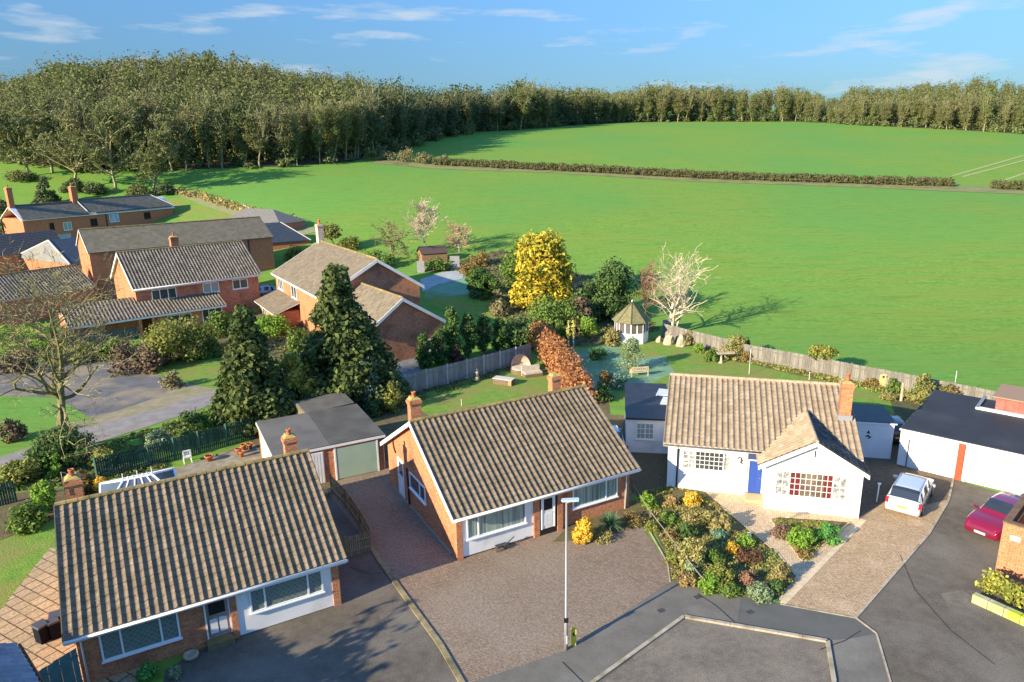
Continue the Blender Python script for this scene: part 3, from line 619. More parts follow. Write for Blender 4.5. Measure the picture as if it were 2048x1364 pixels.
# bay: its front wall runs forward of the main front
bx0, bx1, by0 = 5.72, 10.66, -1.2; bm = 8.14; bh0 = 2.6; bp_ = 4.08
MB().ext([(bx0, by0, -.6), (bx1, by0, -.6), (bx1, by0, bh0), (bm, by0, bp_-.1), (bx0, by0, bh0)], (0, 1.6, 0)).build('bay_wall', RENDER, B3)
bl = 5.24; br = 10.9; ze_b = 2.42
for sx, xe, nm in ((-1, bl, 'tiled_roof'), (1, br, 'tiled_roof')):
    d = Vector((xe-bm, 0, ze_b-bp_)); run = d.length
    o = tile_plane(B3, (bm, by0-.3, bp_+.02), (0, 1, 0), d, 4.6, run, TILE3 if sx < 0 else tilemat('speckled_black_tile', (.16, .14, .12), (.06, .055, .05), (.03, .03, .03), lichen=(.5, .48, .4)), .33, .35, name='bay_roof')  # right bay slope has darker tiles than the left
MB().ext([(bl, by0-.28, ze_b-.1), (bm, by0-.28, bp_-.1), (br, by0-.28, ze_b-.1), (br, by0-.28, ze_b-.01), (bm, by0-.28, bp_-.012), (bl, by0-.28, ze_b-.01)], (0, 4.2, 0)).build('bay_roof_deck', WHITE, B3)
for xe in (bl, br):
    s_ = 1 if xe > bm else -1
    MB().ext([(xe, by0-.34, ze_b-.2), (bm, by0-.34, bp_-.2), (bm, by0-.34, bp_+.03), (xe, by0-.34, ze_b+.03)], (0, .05, 0)).build('bargeboard', WHITE, B3)
ridge(B3, (bm, by0-.3, bp_+.07), (bm, by0+4.5, bp_+.07), mat('pale_ridge', (1, 1, 1)), r=.09)
window(B3, (bx0+.5, by0, .7), (1, 0, 0), (0, -1, 0), 3.7, 1.5, (.2, .8), (), [(0, .2, mat('lace_glass', (1, 1, 1))), (.2, .34, mat('dark_red_curtain', (.17, .02, .025), (.10, .03, .03), 6, .3)), (.34, .68, mat('dim_room_glass', (.19, .15, .11), (.10, .06, .05), 1.8, .2)), (.68, .8, mat('dark_red_curtain')), (.8, 1, mat('lace_glass', (1, 1, 1)))], WG, .06, [(0, .2, 2, 3), (.2, .8, 8, 4), (.8, 1, 2, 2)])
MB().box((bm-.03, by0-.02, 3.1), (bm+.03, by0, 3.5)).build('air_slot', BLACK, B3)
chimney(B3, 10.25, 3.3, 3.3, 6.1, .62, .62, pots=1, pot_h=.5)
MB().box((9.85, 2.9, 3.7), (10.65, 3.7, 4.15)).build('lead_flashing', mat('lead', (.25, .26, .28), rough=.5), B3)
pipe(B3, [(9.85, 3.1, 4.2), (9.85, 3.1, 7.3)], METAL, .02, 'aerial_pole')

# ---------------------------------------------------------------- outbuildings beside the white bungalow
g1 = thing('side_garage', 'white flat roofed garage with a small multi paned window, left of the white bungalow', 'garage', (7.42, 44.55, 0), -.15)
MB().box((0.08, .15, -.1), (3.0, 7.2, 2.4)).build('wall', RENDER, g1)
MB().box((0, 0, 2.4), (3.1, 7.4, 2.52)).build('flat_roof', mat('wet_black_felt', (.018, .019, .022), (.03, .032, .038), 1.5, .45, spec=.35), g1)
window(g1, (.75, .15, 1.0), (1, 0, 0), (0, -1, 0), 1.15, 1.15, (.5,), (), mat('pale_green_glass', (.3, .36, .32), rough=.2), WG, .06, [(0, .5, 2, 3), (.5, 1, 2, 3)])
rl_ = MB()
for i, (x, y) in enumerate(((2.2, 5.4), (2.4, 3.6))): rl_.ext([(x, y-.8, 2.53), (x+.9, y-.8, 2.53), (x+1.0, y+.5, 2.53), (x+.3, y+.7, 2.53)], (0, 0, .05))
rl_.build('painted_reflection', mat('pale_reflection', (.55, .6, .68), (.4, .45, .5), 3, .3), g1)  # pale bluish pieces paint reflections on the dark roof
sh = thing('garden_store', 'white flat roofed store with two small dark ornaments, right of the white bungalow', 'shed', (21.9, 43.35, 0), -.22)
MB().box((0, 0, -.1), (2.55, 3.2, 2.42)).build('wall', mat('grey_white_paint', (.66, .67, .69), (.6, .61, .63), 1, .6), sh)
MB().box((-.08, -.1, 2.42), (2.68, 3.3, 2.5)).build('fascia', WHITE, sh)
MB().box((-.05, -.07, 2.5), (2.65, 3.27, 2.54)).build('flat_roof', mat('wet_black_felt', (1, 1, 1)), sh)
MB().box((.25, -.03, .05), (2.35, -.001, 2.15)).build('door', mat('grey_white_paint', (1, 1, 1)), sh)
MB().ext([(.95, -.05, 1.72), (1.15, -.05, 1.72), (1.05, -.05, 1.95)], (0, .02, 0)).build('ornament', BLACK, sh)
MB().tube([(.9, -.05, 1.5), (1.05, -.05, 1.58), (1.2, -.05, 1.48), (1.05, -.05, 1.35)], [.03, .06, .06, .02], 6).build('ornament', BLACK, sh)

# ---------------------------------------------------------------- double garage on the right
gr = thing('double_garage', 'white double garage with a black flat roof and red brick pier, right edge', 'garage', (24.28, 42.0, 0), math.atan2(37.72-42.0, 29.13-24.28))
MB().box((.08, .1, -.1), (12, 9.2, 2.38)).build('wall', RENDER, gr)
MB().box((0, 0, 2.38), (12, 9.4, 2.47)).build('fascia', WHITE, gr)
MB().box((.03, .06, 2.47), (12, 9.37, 2.52)).build('flat_roof', FELTD, gr)
for x in (.45, 4.1):
    mb = MB(); w_ = 2.75 if x < 1 else 3.2; mb.box((x, .05, .03), (x+w_, .095, 2.2))
    for i in range(12): mb.box((x+i*w_/12+.04, .035, .1), (x+(i+.8)*w_/12, .05, 2.12))
    mb.build('garage_door', WHITE, gr)
MB().box((3.27, -.04, -.05), (3.62, .1, 2.37)).build('brick_pier', mat('red_pier', (.45, .09, .04), (.3, .06, .03), 6), gr)
MB().tube([(3.78, 0, 2.3), (3.78, 0, 0)], .05, 6).build('downpipe', WHITE, gr)
MB().tube([(.62, -.02, 1.9), (.62, -.02, .05)], .03, 6).build('downpipe', mat('dark_gutter', (1, 1, 1)), gr)
# raised red-brown rooflight box on the roof
A = G(1985, 822, 2.5); Bv = G(2048, 834, 2.5)
rf = thing('roof_shed', 'red brown boarded roof structure behind the black flat garage roof, upper right edge', 'outbuilding', (A.x, A.y, 2.53), math.atan2(Bv.y-A.y, Bv.x-A.x))
RW = mat('red_brown_boards', (.30, .12, .09), (.24, .09, .07), 3, .7)
mb = MB(); mb.box((0.1, .1, 0), (4.5, 3, .95))
for i in range(6): mb.box((.1+i*.75, .06, .05), (.62+i*.75, .1, .9))
mb.build('boarded_wall', RW, rf); MB().box((-.1, -.1, .95), (4.7, 3.2, 1.03)).build('roof_edge', mat('brown_edge', (.3, .2, .13)), rf)
MB().box((-.9, -.35, 0), (4.7, .0, .12)).build('white_upstand', WHITE, rf); MB().box((-.95, -.3, 0), (-.75, 2.6, .14)).build('lead_strip', METAL, rf)

# ---------------------------------------------------------------- twin garages between the two brick bungalows
O = G(545, 915, 2.4); O = Vector((-14.36, 39.42, 0))
gl = thing('twin_garage', 'brick twin garages with grey felt roofs, one white and one pale green door', 'garage', (-14.36, 39.42, 0), math.atan2(42.59-39.42, -8.2+14.36))
LG = 6.95
MB().box((.1, .12, -.1), (LG-.1, 6.3, 2.25)).build('wall', BRICK, gl)
MB().box((0, 0, 2.25), (LG, 6.5, 2.4)).build('fascia', WHITE, gl)
MB().box((.03, .03, 2.4), (LG/2-.02, 6.47, 2.46)).build('flat_roof', mat('brown_felt', (.13, .12, .11), (.10, .095, .09), .8, .9, bump=.2, bscale=30, c3=(.15, .14, .12)), gl, label='browner left half of the flat felt roof')
MB().box((LG/2+.02, .03, 2.4), (LG-.03, 6.47, 2.47)).build('flat_roof', FELT, gl)
mb = MB().box((.5, .07, 0), (3.0, .119, 2.1))
for i in range(14): mb.box((.5+i*2.5/14+.02, .05, .03), (.5+(i+.7)*2.5/14, .07, 2.07))
mb.build('garage_door', WHITE, gl, label='white ribbed garage door')
MB().box((3.75, .07, .05), (6.35, .119, 2.1)).build('garage_door', PALEGREEN, gl, label='pale green up and over garage door')
MB().box((3.65, .05, 0), (3.75, .13, 2.2)).build('door_post', WHITE, gl); MB().box((6.35, .05, 0), (6.45, .13, 2.2)).build('door_post', WHITE, gl)
MB().box((.09, 1.2, .2), (.099, 5.6, 2.0)).build('side_door', mat('cream_paint', (.75, .66, .5)), gl)
s2 = thing('garden_shed', 'low grey felt roofed shed behind the twin garages', 'shed', tuple(G(612, 838, 0)), gl.rotation_euler.z)
_a = G(612, 822, 2.2); _b = G(708, 800, 2.2); _c = G(700, 782, 2.2)
s2.location = (_a.x, _a.y, 0); s2.rotation_euler.z = math.atan2(_b.y-_a.y, _b.x-_a.x); _w = (_b-_a).length
MB().box((.1, .1, -.1), (_w-.1, 3.0, 1.9)).build('wall', BROWNW, s2)
MB().ext([(0, 0, 2.0), (0, 1.6, 2.25), (0, 3.2, 1.95), (0, 3.2, 1.88), (0, 0, 1.92)], (_w, 0, 0)).build('roof', mat('grey_green_felt', (.13, .12, .10), (.09, .085, .07), 1, .95), s2)

# ---------------------------------------------------------------- two storey house on the left
HA = thing('detached_house', 'two storey brick house with a tiled lean-to, between the barn and the lane', 'house', (-42.54, 79.64, .3), R(39.4))
LA, AA, EA, PA = 14.66, 5.72, 4.87, 8.44; sa = (PA-EA)/AA
gable_walls(HA, LA-.6, 2*AA-.8, EA+.4*sa-.12, EA+.4*sa-.12, PA-.13, AA, BRICKD, x0=.3, y0=.4, base=-1)
MB().ext([(.27, .4, -1), (.27, .4, EA), (.27, AA, PA-.2), (.27, 2*AA-.4, EA), (.27, 2*AA-.4, -1)], (.04, 0, 0)).build('gable_wall', BRICK, HA)
roof_over(HA, LA, AA, AA, EA, PA, TILEA, pitch=.36, rear=True)
barge(HA, [(-.02, EA), (AA, PA), (2*AA, EA)], -.05, WHITE, .28); barge(HA, [(-.02, EA), (AA, PA), (2*AA, EA)], LA+.01, WHITE, .25)
MB().box((0, -.04, EA-.25), (LA, .02, EA-.03)).build('fascia', WHITE, HA); gutter(HA, (0, -.1, EA-.05), (LA, -.1, EA-.05), WHITE)
window(HA, (1.9, .4, 3.25), (1, 0, 0), (0, -1, 0), 2.7, 1.25, (.33, .66), (), GLASS, bw=.1)
window(HA, (7.6, .4, 3.3), (1, 0, 0), (0, -1, 0), 1.9, 1.2, (.5,), (), mat('pale_green_glass', (1, 1, 1)), bw=.1)
window(HA, (11.1, .4, 3.3), (1, 0, 0), (0, -1, 0), 1.9, 1.2, (.5,), (), GLASS, bw=.1)
tile_plane(HA, (-7.2, .38, 3.3), (1, 0, 0), (0, -3.2, -1.1), 16.3, 3.4, TILEA, .36, name='lean_to_roof')
MB().ext([(-7.2, .38, 3.28), (-7.2, -2.8, 2.2), (-7.2, -2.8, 2.1), (-7.2, .38, 3.1)], (16.3, 0, 0)).build('lean_to_deck', WHITE, HA)
MB().box((-7.2, -2.87, 1.98), (9.1, -2.8, 2.18)).build('lean_to_fascia', WHITE, HA)
MB().box((1.5, -2.2, -1), (9.0, .38, 2.2)).build('lean_to_wall', BRICKD, HA)
MB().box((-7.0, -.6, -1), (.3, 4.5, 2.6)).build('side_wing', BRICKD, HA)
tile_plane(HA, (-7.2, 1.7, 3.75), (1, 0, 0), (0, -1.3, -.43), 7.3, 1.4, TILEA, .36, name='wing_roof')
tile_plane(HA, (-7.2, 1.7, 3.75), (1, 0, 0), (0, 3.0, -1.2), 7.3, 3.2, TILEA, .36, name='wing_roof')
window(HA, (2.6, -2.2, .5), (1, 0, 0), (0, -1, 0), 2.6, 1.3, (.5,), (), GLASS, bw=.09)
window(HA, (6.4, -2.2, .3), (1, 0, 0), (0, -1, 0), 2.3, 1.7, (.33, .66), (), GLASS, bw=.09)
for x in (-.5, .9): MB().box((x, -2.75, -1), (x+.3, -2.5, 2.05)).build('porch_post', BRICK, HA)
MB().box((-6.9, -2.6, -1), (-.6, -2.5, 1.2)).build('carport_wall', mat('grey_green_boards', (.10, .12, .11), (.07, .08, .07), 3), HA)
chimney(HA, 6.6, AA+.5, 7.5, 9.7, .9, .7, BRICKD, 1, pot_h=.5)

# ---------------------------------------------------------------- house with gables to the right
HB = thing('detached_house', 'two storey brick house with white bargeboards, behind the big dark conifer', 'house', (-30.1, 89.53, .2), R(-58.3))
LB, AB, BB, EB, PB = 19.92, 6.41, 5.31, 5.0, 8.47
MB().ext([(.4, .4, -1), (.4, .4, EB+.1), (.4, AB, PB-.15), (.4, AB+BB-.4, EB+.1), (.4, AB+BB-.4, -1)], (LB-.8, 0, 0)).build('wall', BRICKD, HB)
MB().box((.36, .35, -1), (LB-.36, .399, EB+.1)).build('front_wall', BRICK, HB)
roof_over(HB, LB, AB, BB, EB, PB, PLAIN, ridge_m=RIDGE, tile='flat')
for x in (-.05, LB+.0): barge(HB, [(0, EB), (AB, PB), (AB+BB, EB)], x, WHITE, .32, .06)
gutter(HB, (0, -.1, EB-.05), (LB, -.1, EB-.05), WHITE); MB().box((0, -.04, EB-.25), (LB, .02, EB-.03)).build('fascia', WHITE, HB)
window(HB, (1.4, .35, 3.2), (1, 0, 0), (0, -1, 0), 2.3, 1.5, (.33, .66), (), GLASS, bw=.11); window(HB, (7.4, .35, 3.1), (1, 0, 0), (0, -1, 0), 2.2, 1.5, (.5,), (), GLASS, bw=.11)
flat_tiles(HB, (1.0, .3, 3.0), (1, 0, 0), (0, -3.0, -1.1), 9.5, 3.2, PLAIN, name='porch_roof')
MB().ext([(1.0, .3, 2.96), (1.0, -2.7, 1.88), (1.0, -2.7, 1.78), (1.0, .3, 2.8)], (9.5, 0, 0)).build('porch_deck', WHITE, HB)
MB().box((1.5, -2.2, -1), (10.2, .3, 2.0)).build('porch_wall', BRICK, HB)
window(HB, (3.0, -2.2, .1), (1, 0, 0), (0, -1, 0), 1.8, 1.6, (.5,), (), GLASS, bw=.11)
chimney(HB, -.1+.6, AB, 7.6, 10.6, .95, .75, mat('painted_chimney', (.62, .50, .42), (.5, .35, .26), 2), 2, pot_h=.6)
# lower wing with its own gable
wg = thing('brick_wing', 'lower brick wing with a white edged gable, joined to the house behind the conifer', 'house wing', (-19.23, 72.89, 0), R(-55.4))
MB().ext([(.1, .3, -.6), (.1, .3, 3.5), (.1, 4.02, 6.1), (.1, 8.2, 3.5), (.1, 8.2, -.6)], (9.5, 0, 0)).build('wall', BRICKD, wg)
roof_over(wg, 9.86, 4.02, 4.51, 3.4, 6.24, PLAIN, tile='flat')
barge(wg, [(0, 3.4), (4.02, 6.24), (8.53, 3.4)], 9.86, WHITE, .3, .06)
window(wg, (9.6, 6.0, .4), (0, 1, 0), (1, 0, 0), 1.6, 1.3, (.5,), (), GLASS, bw=.1)

# ---------------------------------------------------------------- barn, farmhouse, slate roofs
BN = thing('barn', 'long brick barn with a lichened grey roof, behind the two storey house', 'barn', (-54.36, 92.29, 2.7), R(37.4))
gable_walls(BN, 24.22-.4, 9.9, 4.95, 4.95, 7.45, 5.2, BRICKO, x0=.2, y0=.2, base=-4)
MB().ext([(.16, .2, -4), (.16, .2, 4.95), (.16, 5.2, 7.4), (.16, 10.1, 4.95), (.16, 10.1, -4)], (.05, 0, 0)).build('gable_wall', BRICK, BN)
roof_over(BN, 24.22, 5.14, 5.29, 4.99, 7.54, tilemat('barn_slate', (.20, .175, .13), (.14, .125, .095), (.13, .12, .07), pw=.5, ph=.45), tile='flat', deck=mat('grey_wood', (.2, .18, .15)))
barge(BN, [(0, 4.99), (5.14, 7.54), (10.4, 4.99)], -.04, WHITE, .12)
for x in (20.5, 4.0): pipe(BN, [(x, .1, 4.9), (x, .12, -2)], BLACK, .07)
MB().box((15.5, .12, -4), (15.7, .2, 4.9)).build('brick_buttress', BRICKO, BN)
# farmhouse, placed from its eaves line
def placed(pl, pr, z):
    a, b = G(*pl, z), G(*pr, z); return a, b, math.atan2(b.y-a.y, b.x-a.x), (b-a).length
T0 = 4.4
a, b, rz, w = placed((42.5, 439), (349, 412.8), T0+4.6)
FH = thing('farmhouse', 'old red brick farmhouse with a grey slate roof and two chimneys, behind the barn', 'house', (a.x, a.y, T0), rz)
MB().box((.3, .3, -4), (w-.3, 7.6, 4.6)).build('wall', BRICKO, FH)
xm = w*.40
slab(FH, [(0, 4.4), (4, 6.7), (8, 4.4)], 0, w, WHITE)
flat_tiles(FH, (.3, 4, 6.75), (1, 0, 0), (0, -4, -2.3), xm-.3, 4.6, SLATE, .4, X2=(.8, 0)); flat_tiles(FH, (xm, 4, 7.1), (1, 0, 0), (0, -4, -2.3), w-xm, 4.62, SLATE, .4, X2=(0, 2.6))
flat_tiles(FH, (0, 4, 6.75), (1, 0, 0), (0, 4, -2.3), w, 4.6, SLATE, .4)
ridge(FH, (.6, 4, 6.85), (xm, 4, 6.85), SLATE); ridge(FH, (xm, 4, 7.15), (w-2.6, 4, 7.15), SLATE)
MB().tube([(w-2.6, 4, 7.15), (w, -.05, 4.75)], .12, 6).build('hip_edge', mat('pale_mortar', (.45, .43, .4)), FH)
MB().tube([(xm, 4, 7.15), (xm, 0, 4.8)], .1, 6).build('party_verge', mat('pale_mortar', (1, 1, 1)), FH)
chimney(FH, .6, 4, 6, 10.0, .9, .8, BRICKO, 1, pot_h=.5); chimney(FH, xm-.2, 4, 6, 9.6, 1.1, .9, BRICKO, 2, pot_h=.5)
for x, zz, ww, hh, gm in ((w*.155, 2.2, .8, 1.3, DARK), (w*.235, 1.9, 1.5, 1.5, mat('pale_green_glass', (1, 1, 1))), (w*.405, 2.2, 1.3, 1.4, DARK), (w*.53, 2.6, 1.9, 1.5, mat('blue_white_glass', (.12, .22, .5), (.6, .62, .65), 3, .3)), (w*.77, 2.6, 1.4, 1.3, DARK)):
    window(FH, (x, .3, zz), (1, 0, 0), (0, -1, 0), ww, hh, (.5,), (), gm, bw=.1, frame=WHITE if gm is not DARK else mat('brown_frame', (.08, .04, .03)))
pipe(FH, [(w*.51, .2, 4.5), (w*.51, .22, -2)], BLACK, .08)
MB().box((w*.1, .2, -4), (w*.27, .29, 1.3)).build('whitewashed_wall', mat('pale_blue_render', (.42, .44, .47), (.35, .37, .4), 1), FH)
# small slate hipped outbuilding in front of the farmhouse
a, b, rz, w = placed((28, 514), (140, 529), 4.4)
def hip(name, label, a, w, rz, base, ez, rise, depth, m, wallm=BRICKO, cat='outbuilding', edge=None):
    o = thing(name, label, cat, (a.x, a.y, base), rz); ez -= base
    MB().box((.2, .2, -3), (w-.2, depth-.2, ez)).build('wall', wallm, o)
    h = w/2; mb = MB()
    P = [(0, 0, ez), (w, 0, ez), (w, depth, ez), (0, depth, ez), (w/2, min(h, depth/2)*.35, ez+rise), (w/2, depth, ez+rise)]
    mb.add([P[0], P[1], P[4]], [(0, 1, 2)]); mb.build('hip_slope', mat('pale_slate', (.20, .20, .19), (.16, .16, .15), 3, .8, c3=(.24, .22, .18)), o)
    MB().add(P, [(1, 2, 5, 4), (4, 5, 3, 0), (2, 3, 5)]).build('roof', m, o)
    for q in (0, 1): MB().tube([P[q], P[4]], .13, 6).build('hip_edge', edge or mat('pale_mortar', (1, 1, 1)), o)
    return o
hip('slate_outbuilding', 'outbuilding with a pointed slate roof, left edge in front of the farmhouse', a, w, rz, 2.2, 4.4, 2.9, 9, SLATEB)
a, b, rz, w = placed((-40, 522), (105, 505), 5.0)
so_ = thing('slate_barn', 'dark slate roofed barn cut by the left edge, left of the pointed slate roof', 'barn', (a.x-4, a.y, 2.8), rz)
gable_walls(so_, w+6, 8, 2.2, 2.2, 5.0, 4, BRICKO, base=-2)
flat_tiles(so_, (-.2, 4, 5.1), (1, 0, 0), (0, -4.2, -2.9), w+6.2, 5.1, mat('dark_slate', (.08, .08, .085), (.05, .05, .055), 4, .8), .4); flat_tiles(so_, (-.2, 4, 5.1), (1, 0, 0), (0, 4.2, -2.9), w+6.2, 5.1, mat('dark_slate', (1, 1, 1)), .4)
a, b, rz, w = placed((545, 487), (622, 481), 5.4)
sb = thing('slate_barn', 'low brick barn with a dark blue slate roof, right end of the long grey barn', 'barn', (a.x-1.5, a.y, 3.4), rz)
w += 1.5; MB().box((.2, .2, -3), (w-.2, 8, 2.0)).build('wall', BRICKO, sb)
P = [(0, 0, 2.0), (w, 0, 2.0), (w, 8.4, 2.0), (0, 8.4, 2.0), (0, 4.2, 4.9), (w-3.8, 4.2, 4.9)]
MB().add(P, [(0, 1, 5, 4), (1, 2, 5), (2, 3, 4, 5), (3, 0, 4)]).build('roof', SLATEB, sb); MB().tube([P[1], P[5]], .1, 6).build('hip_edge', mat('pale_mortar', (1, 1, 1)), sb)
a, b, rz, w = placed((446, 441), (560, 447), 7.5)
sb2 = thing('slate_outbuilding', 'small grey slate roof showing above the ridge of the long barn, beside the field edge', 'outbuilding', (a.x, a.y, 5.5), rz)
MB().box((.2, .2, -3), (w-.2, 6, 1.9)).build('wall', BRICKO, sb2)
P = [(0, 0, 1.9), (w, 0, 1.9), (w, 6.4, 1.9), (0, 6.4, 1.9), (2.6, 3.2, 4.1), (w-5, 3.2, 4.1)]
MB().add(P, [(0, 1, 5, 4), (1, 2, 5), (2, 3, 4, 5), (3, 0, 4)]).build('roof', mat('mid_slate', (.16, .155, .15), (.12, .115, .11), 3), sb2)
# bungalow behind the bare tree, left edge
a, b, rz, w = placed((-60, 612), (192, 572), 3.6)
lb = thing('bungalow', 'low bungalow with a grey brown tiled roof behind the large bare tree, left edge', 'house', (a.x, a.y, 1.0), rz)
gable_walls(lb, w-.4, 8.6, 2.6, 2.6, 4.9, 4.5, BRICKD, x0=.2, y0=.2, base=-1); roof_over(lb, w, 4.5, 4.5, 2.6, 4.95, TILEA, pitch=.36)
# neighbour in the bottom left corner: only its roof corner is in view
a, b = G(32, 1290, 2.45), G(77, 1364, 2.45); d = (b-a).normalized()
nb = thing('bungalow', 'bluish grey tiled roof corner of a neighbouring bungalow, bottom left corner', 'house', (a.x, a.y, 0), math.atan2(d.y, d.x))
tm = tilemat('bluish_tile', (.30, .31, .34), (.22, .23, .26), (.16, .16, .16))
tile_plane(nb, (0, -4.6, 4.9), (1, 0, 0), (0, 4.6, -2.45), 13, 5.2, tm); tile_plane(nb, (0, -4.6, 4.9), (1, 0, 0), (0, -4.6, -2.45), 13, 5.2, tm)
gable_walls(nb, 12.4, 8.4, 2.35, 2.35, 4.8, -4.6, BRICK, x0=.3, y0=-8.8); gutter(nb, (0, .1, 2.4), (13, .1, 2.4), BLACK)
# ---------------------------------------------------------------- vegetation builders
def leafcloud(rng, C, Rr, n, size, zs=.85, asp=1.5, shell=.45, up=.25, jit=.55):
    C = np.asarray(C, float); Rr = np.asarray(Rr, float); w = Rr**2; idx = rng.choice(len(C), n, p=w/w.sum())
    d = rng.normal(size=(n, 3)); d /= np.linalg.norm(d, axis=1)[:, None]
    r = Rr[idx]*rng.uniform(shell, 1, n)
    P = C[idx]+d*r[:, None]*np.array([1, 1, zs])
    N = d+rng.normal(size=(n, 3))*jit+np.array([0, 0, up]); N /= np.linalg.norm(N, axis=1)[:, None]
    A = np.cross(N, rng.normal(size=(n, 3))); A /= np.linalg.norm(A, axis=1)[:, None]; B = np.cross(N, A)
    s = size*rng.uniform(.55, 1.25, n)[:, None]; A = A*s*asp/2; B = B*s/2
    return np.stack([P-A*.9, P-B, P+A*1.1, P+B], 1)
def clumps(rng, kind, H, W, k):
    """clump centres and radii of a crown H high and W wide standing on z=0"""
    u = rng.uniform(0, 1, k); th = rng.uniform(0, 2*np.pi, k); v = rng.uniform(0, 1, k)
    if kind == 'cone':
        h = u**1.35*.93; R_ = W/2*(1-h)**.85; cr = np.maximum(W*.10, R_*.38)*rng.uniform(.7, 1.2, k); r = np.maximum(R_-cr*.7, 0)*np.sqrt(rng.uniform(.35, 1.15, k)); z = h*H+cr*.3
    elif kind == 'column':
        h = u; prof = np.minimum(1, (h+.12)/.3)*np.sqrt(np.clip(1-h**3, 0, 1)); cr = W*.24*rng.uniform(.7, 1.1, k); r = np.maximum(W/2*prof-cr*.8, 0)*np.sqrt(v); z = h*H*.9+cr*.4
    elif kind == 'dome':
        ph = np.arccos(1-u); cr = W*.17*rng.uniform(.7, 1.3, k); q = rng.uniform(.6, 1.05, k); r = np.maximum(W/2-cr, 0)*np.sin(ph)*q; z = np.maximum(H-cr, .1)*np.cos(ph)*q+cr*.3
    elif kind == 'ball':
        ph = np.arccos(1-2*u); cr = W*.18*rng.uniform(.7, 1.25, k); q = rng.uniform(.5, 1.03, k); r = np.maximum(W/2-cr, 0)*np.sin(ph)*q; z = H/2+(H/2-cr)*np.cos(ph)*q
    elif kind == 'mound':
        cr = W*.2*rng.uniform(.6, 1.1, k); r = np.maximum(W/2-cr, 0)*np.sqrt(v); z = H*rng.uniform(.15, .75, k)*(1-.5*(2*r/W)**2)
    elif kind == 'spike':
        cr = W*.12*rng.uniform(.7, 1.2, k); r = W/2*np.sqrt(v)*.7; z = H*u
    return np.stack([r*np.cos(th), r*np.sin(th), z], -1), cr
def tubes(segs, n=4):
    """segs: rows of p0(3) p1(3) r0 r1 -> quads"""
    S = np.asarray(segs, float); p0, p1, r0, r1 = S[:, :3], S[:, 3:6], S[:, 6], S[:, 7]
    d = p1-p0; d /= np.maximum(np.linalg.norm(d, axis=1), 1e-9)[:, None]; a = np.cross(d, np.array([.31, .93, .17])); a /= np.linalg.norm(a, axis=1)[:, None]; b = np.cross(d, a)
    V = []
    for j in range(n):
        t0, t1 = 2*np.pi*j/n, 2*np.pi*(j+1)/n; q = lambda t: a*np.cos(t)+b*np.sin(t)
        V.append(np.stack([p0+q(t0)*r0[:, None], p0+q(t1)*r0[:, None], p1+q(t1)*r1[:, None], p1+q(t0)*r1[:, None]], 1))
    return np.concatenate(V)
def branches(rng, H, spread=.5, levels=4, r=None, kids=(3, 5), fork=.28, droop=0., wander=.18, first=.3, ratio=.72, trunks=1, rmin=.012, kill=1.0):
    out = [[] for _ in range(levels+1)]
    def grow(p, d, L, rad, lv):
        k = 3 if lv < levels else 2; q = np.array(p, float); rr = rad; dd = d.copy(); pts = []
        for i in range(k):
            dd = dd+rng.normal(size=3)*wander*(1+.25*lv)+np.array([0, 0, (.22 if lv < 3 else .08)-droop*lv]); dd /= np.linalg.norm(dd); nq = q+dd*L/k; nr = max(rr*(.82 if lv else .88), rmin)
            out[lv].append([*q, *nq, rr, nr]); q = nq; rr = nr; pts.append((q.copy(), dd.copy(), rr))
        if lv >= levels: return
        nk = rng.randint(kids[0], kids[1]+1)
        for j in range(nk):
            i = k-1 if j < 2 else rng.randint(0 if lv else 1, k); bp, bd, br = pts[i]
            a = rng.normal(size=3); a -= bd*a.dot(bd); a /= np.linalg.norm(a); s_ = spread*rng.uniform(.5, 1.4)*(.65 if j == 0 else 1)
            nd = bd+a*s_; nd /= np.linalg.norm(nd)
            if lv == 0 and nd[2] < .1: nd[2] = .15
            grow(bp, nd, L*ratio*rng.uniform(.75, 1.15), max(br*.68, rmin), lv+1)
    for t in range(trunks):
        d0 = np.array([rng.normal()*.18*(trunks > 1), rng.normal()*.18*(trunks > 1), 1.]); d0 /= np.linalg.norm(d0)
        grow(np.zeros(3), d0, H*first, (r or H*.022), 0)
    allp = np.array([s for l in out for s in l]); top = allp[:, 5].max(); sc = H/top
    for l in out:
        for s in l:
            for i in range(8): s[i] *= sc if i < 6 else 1
    return out
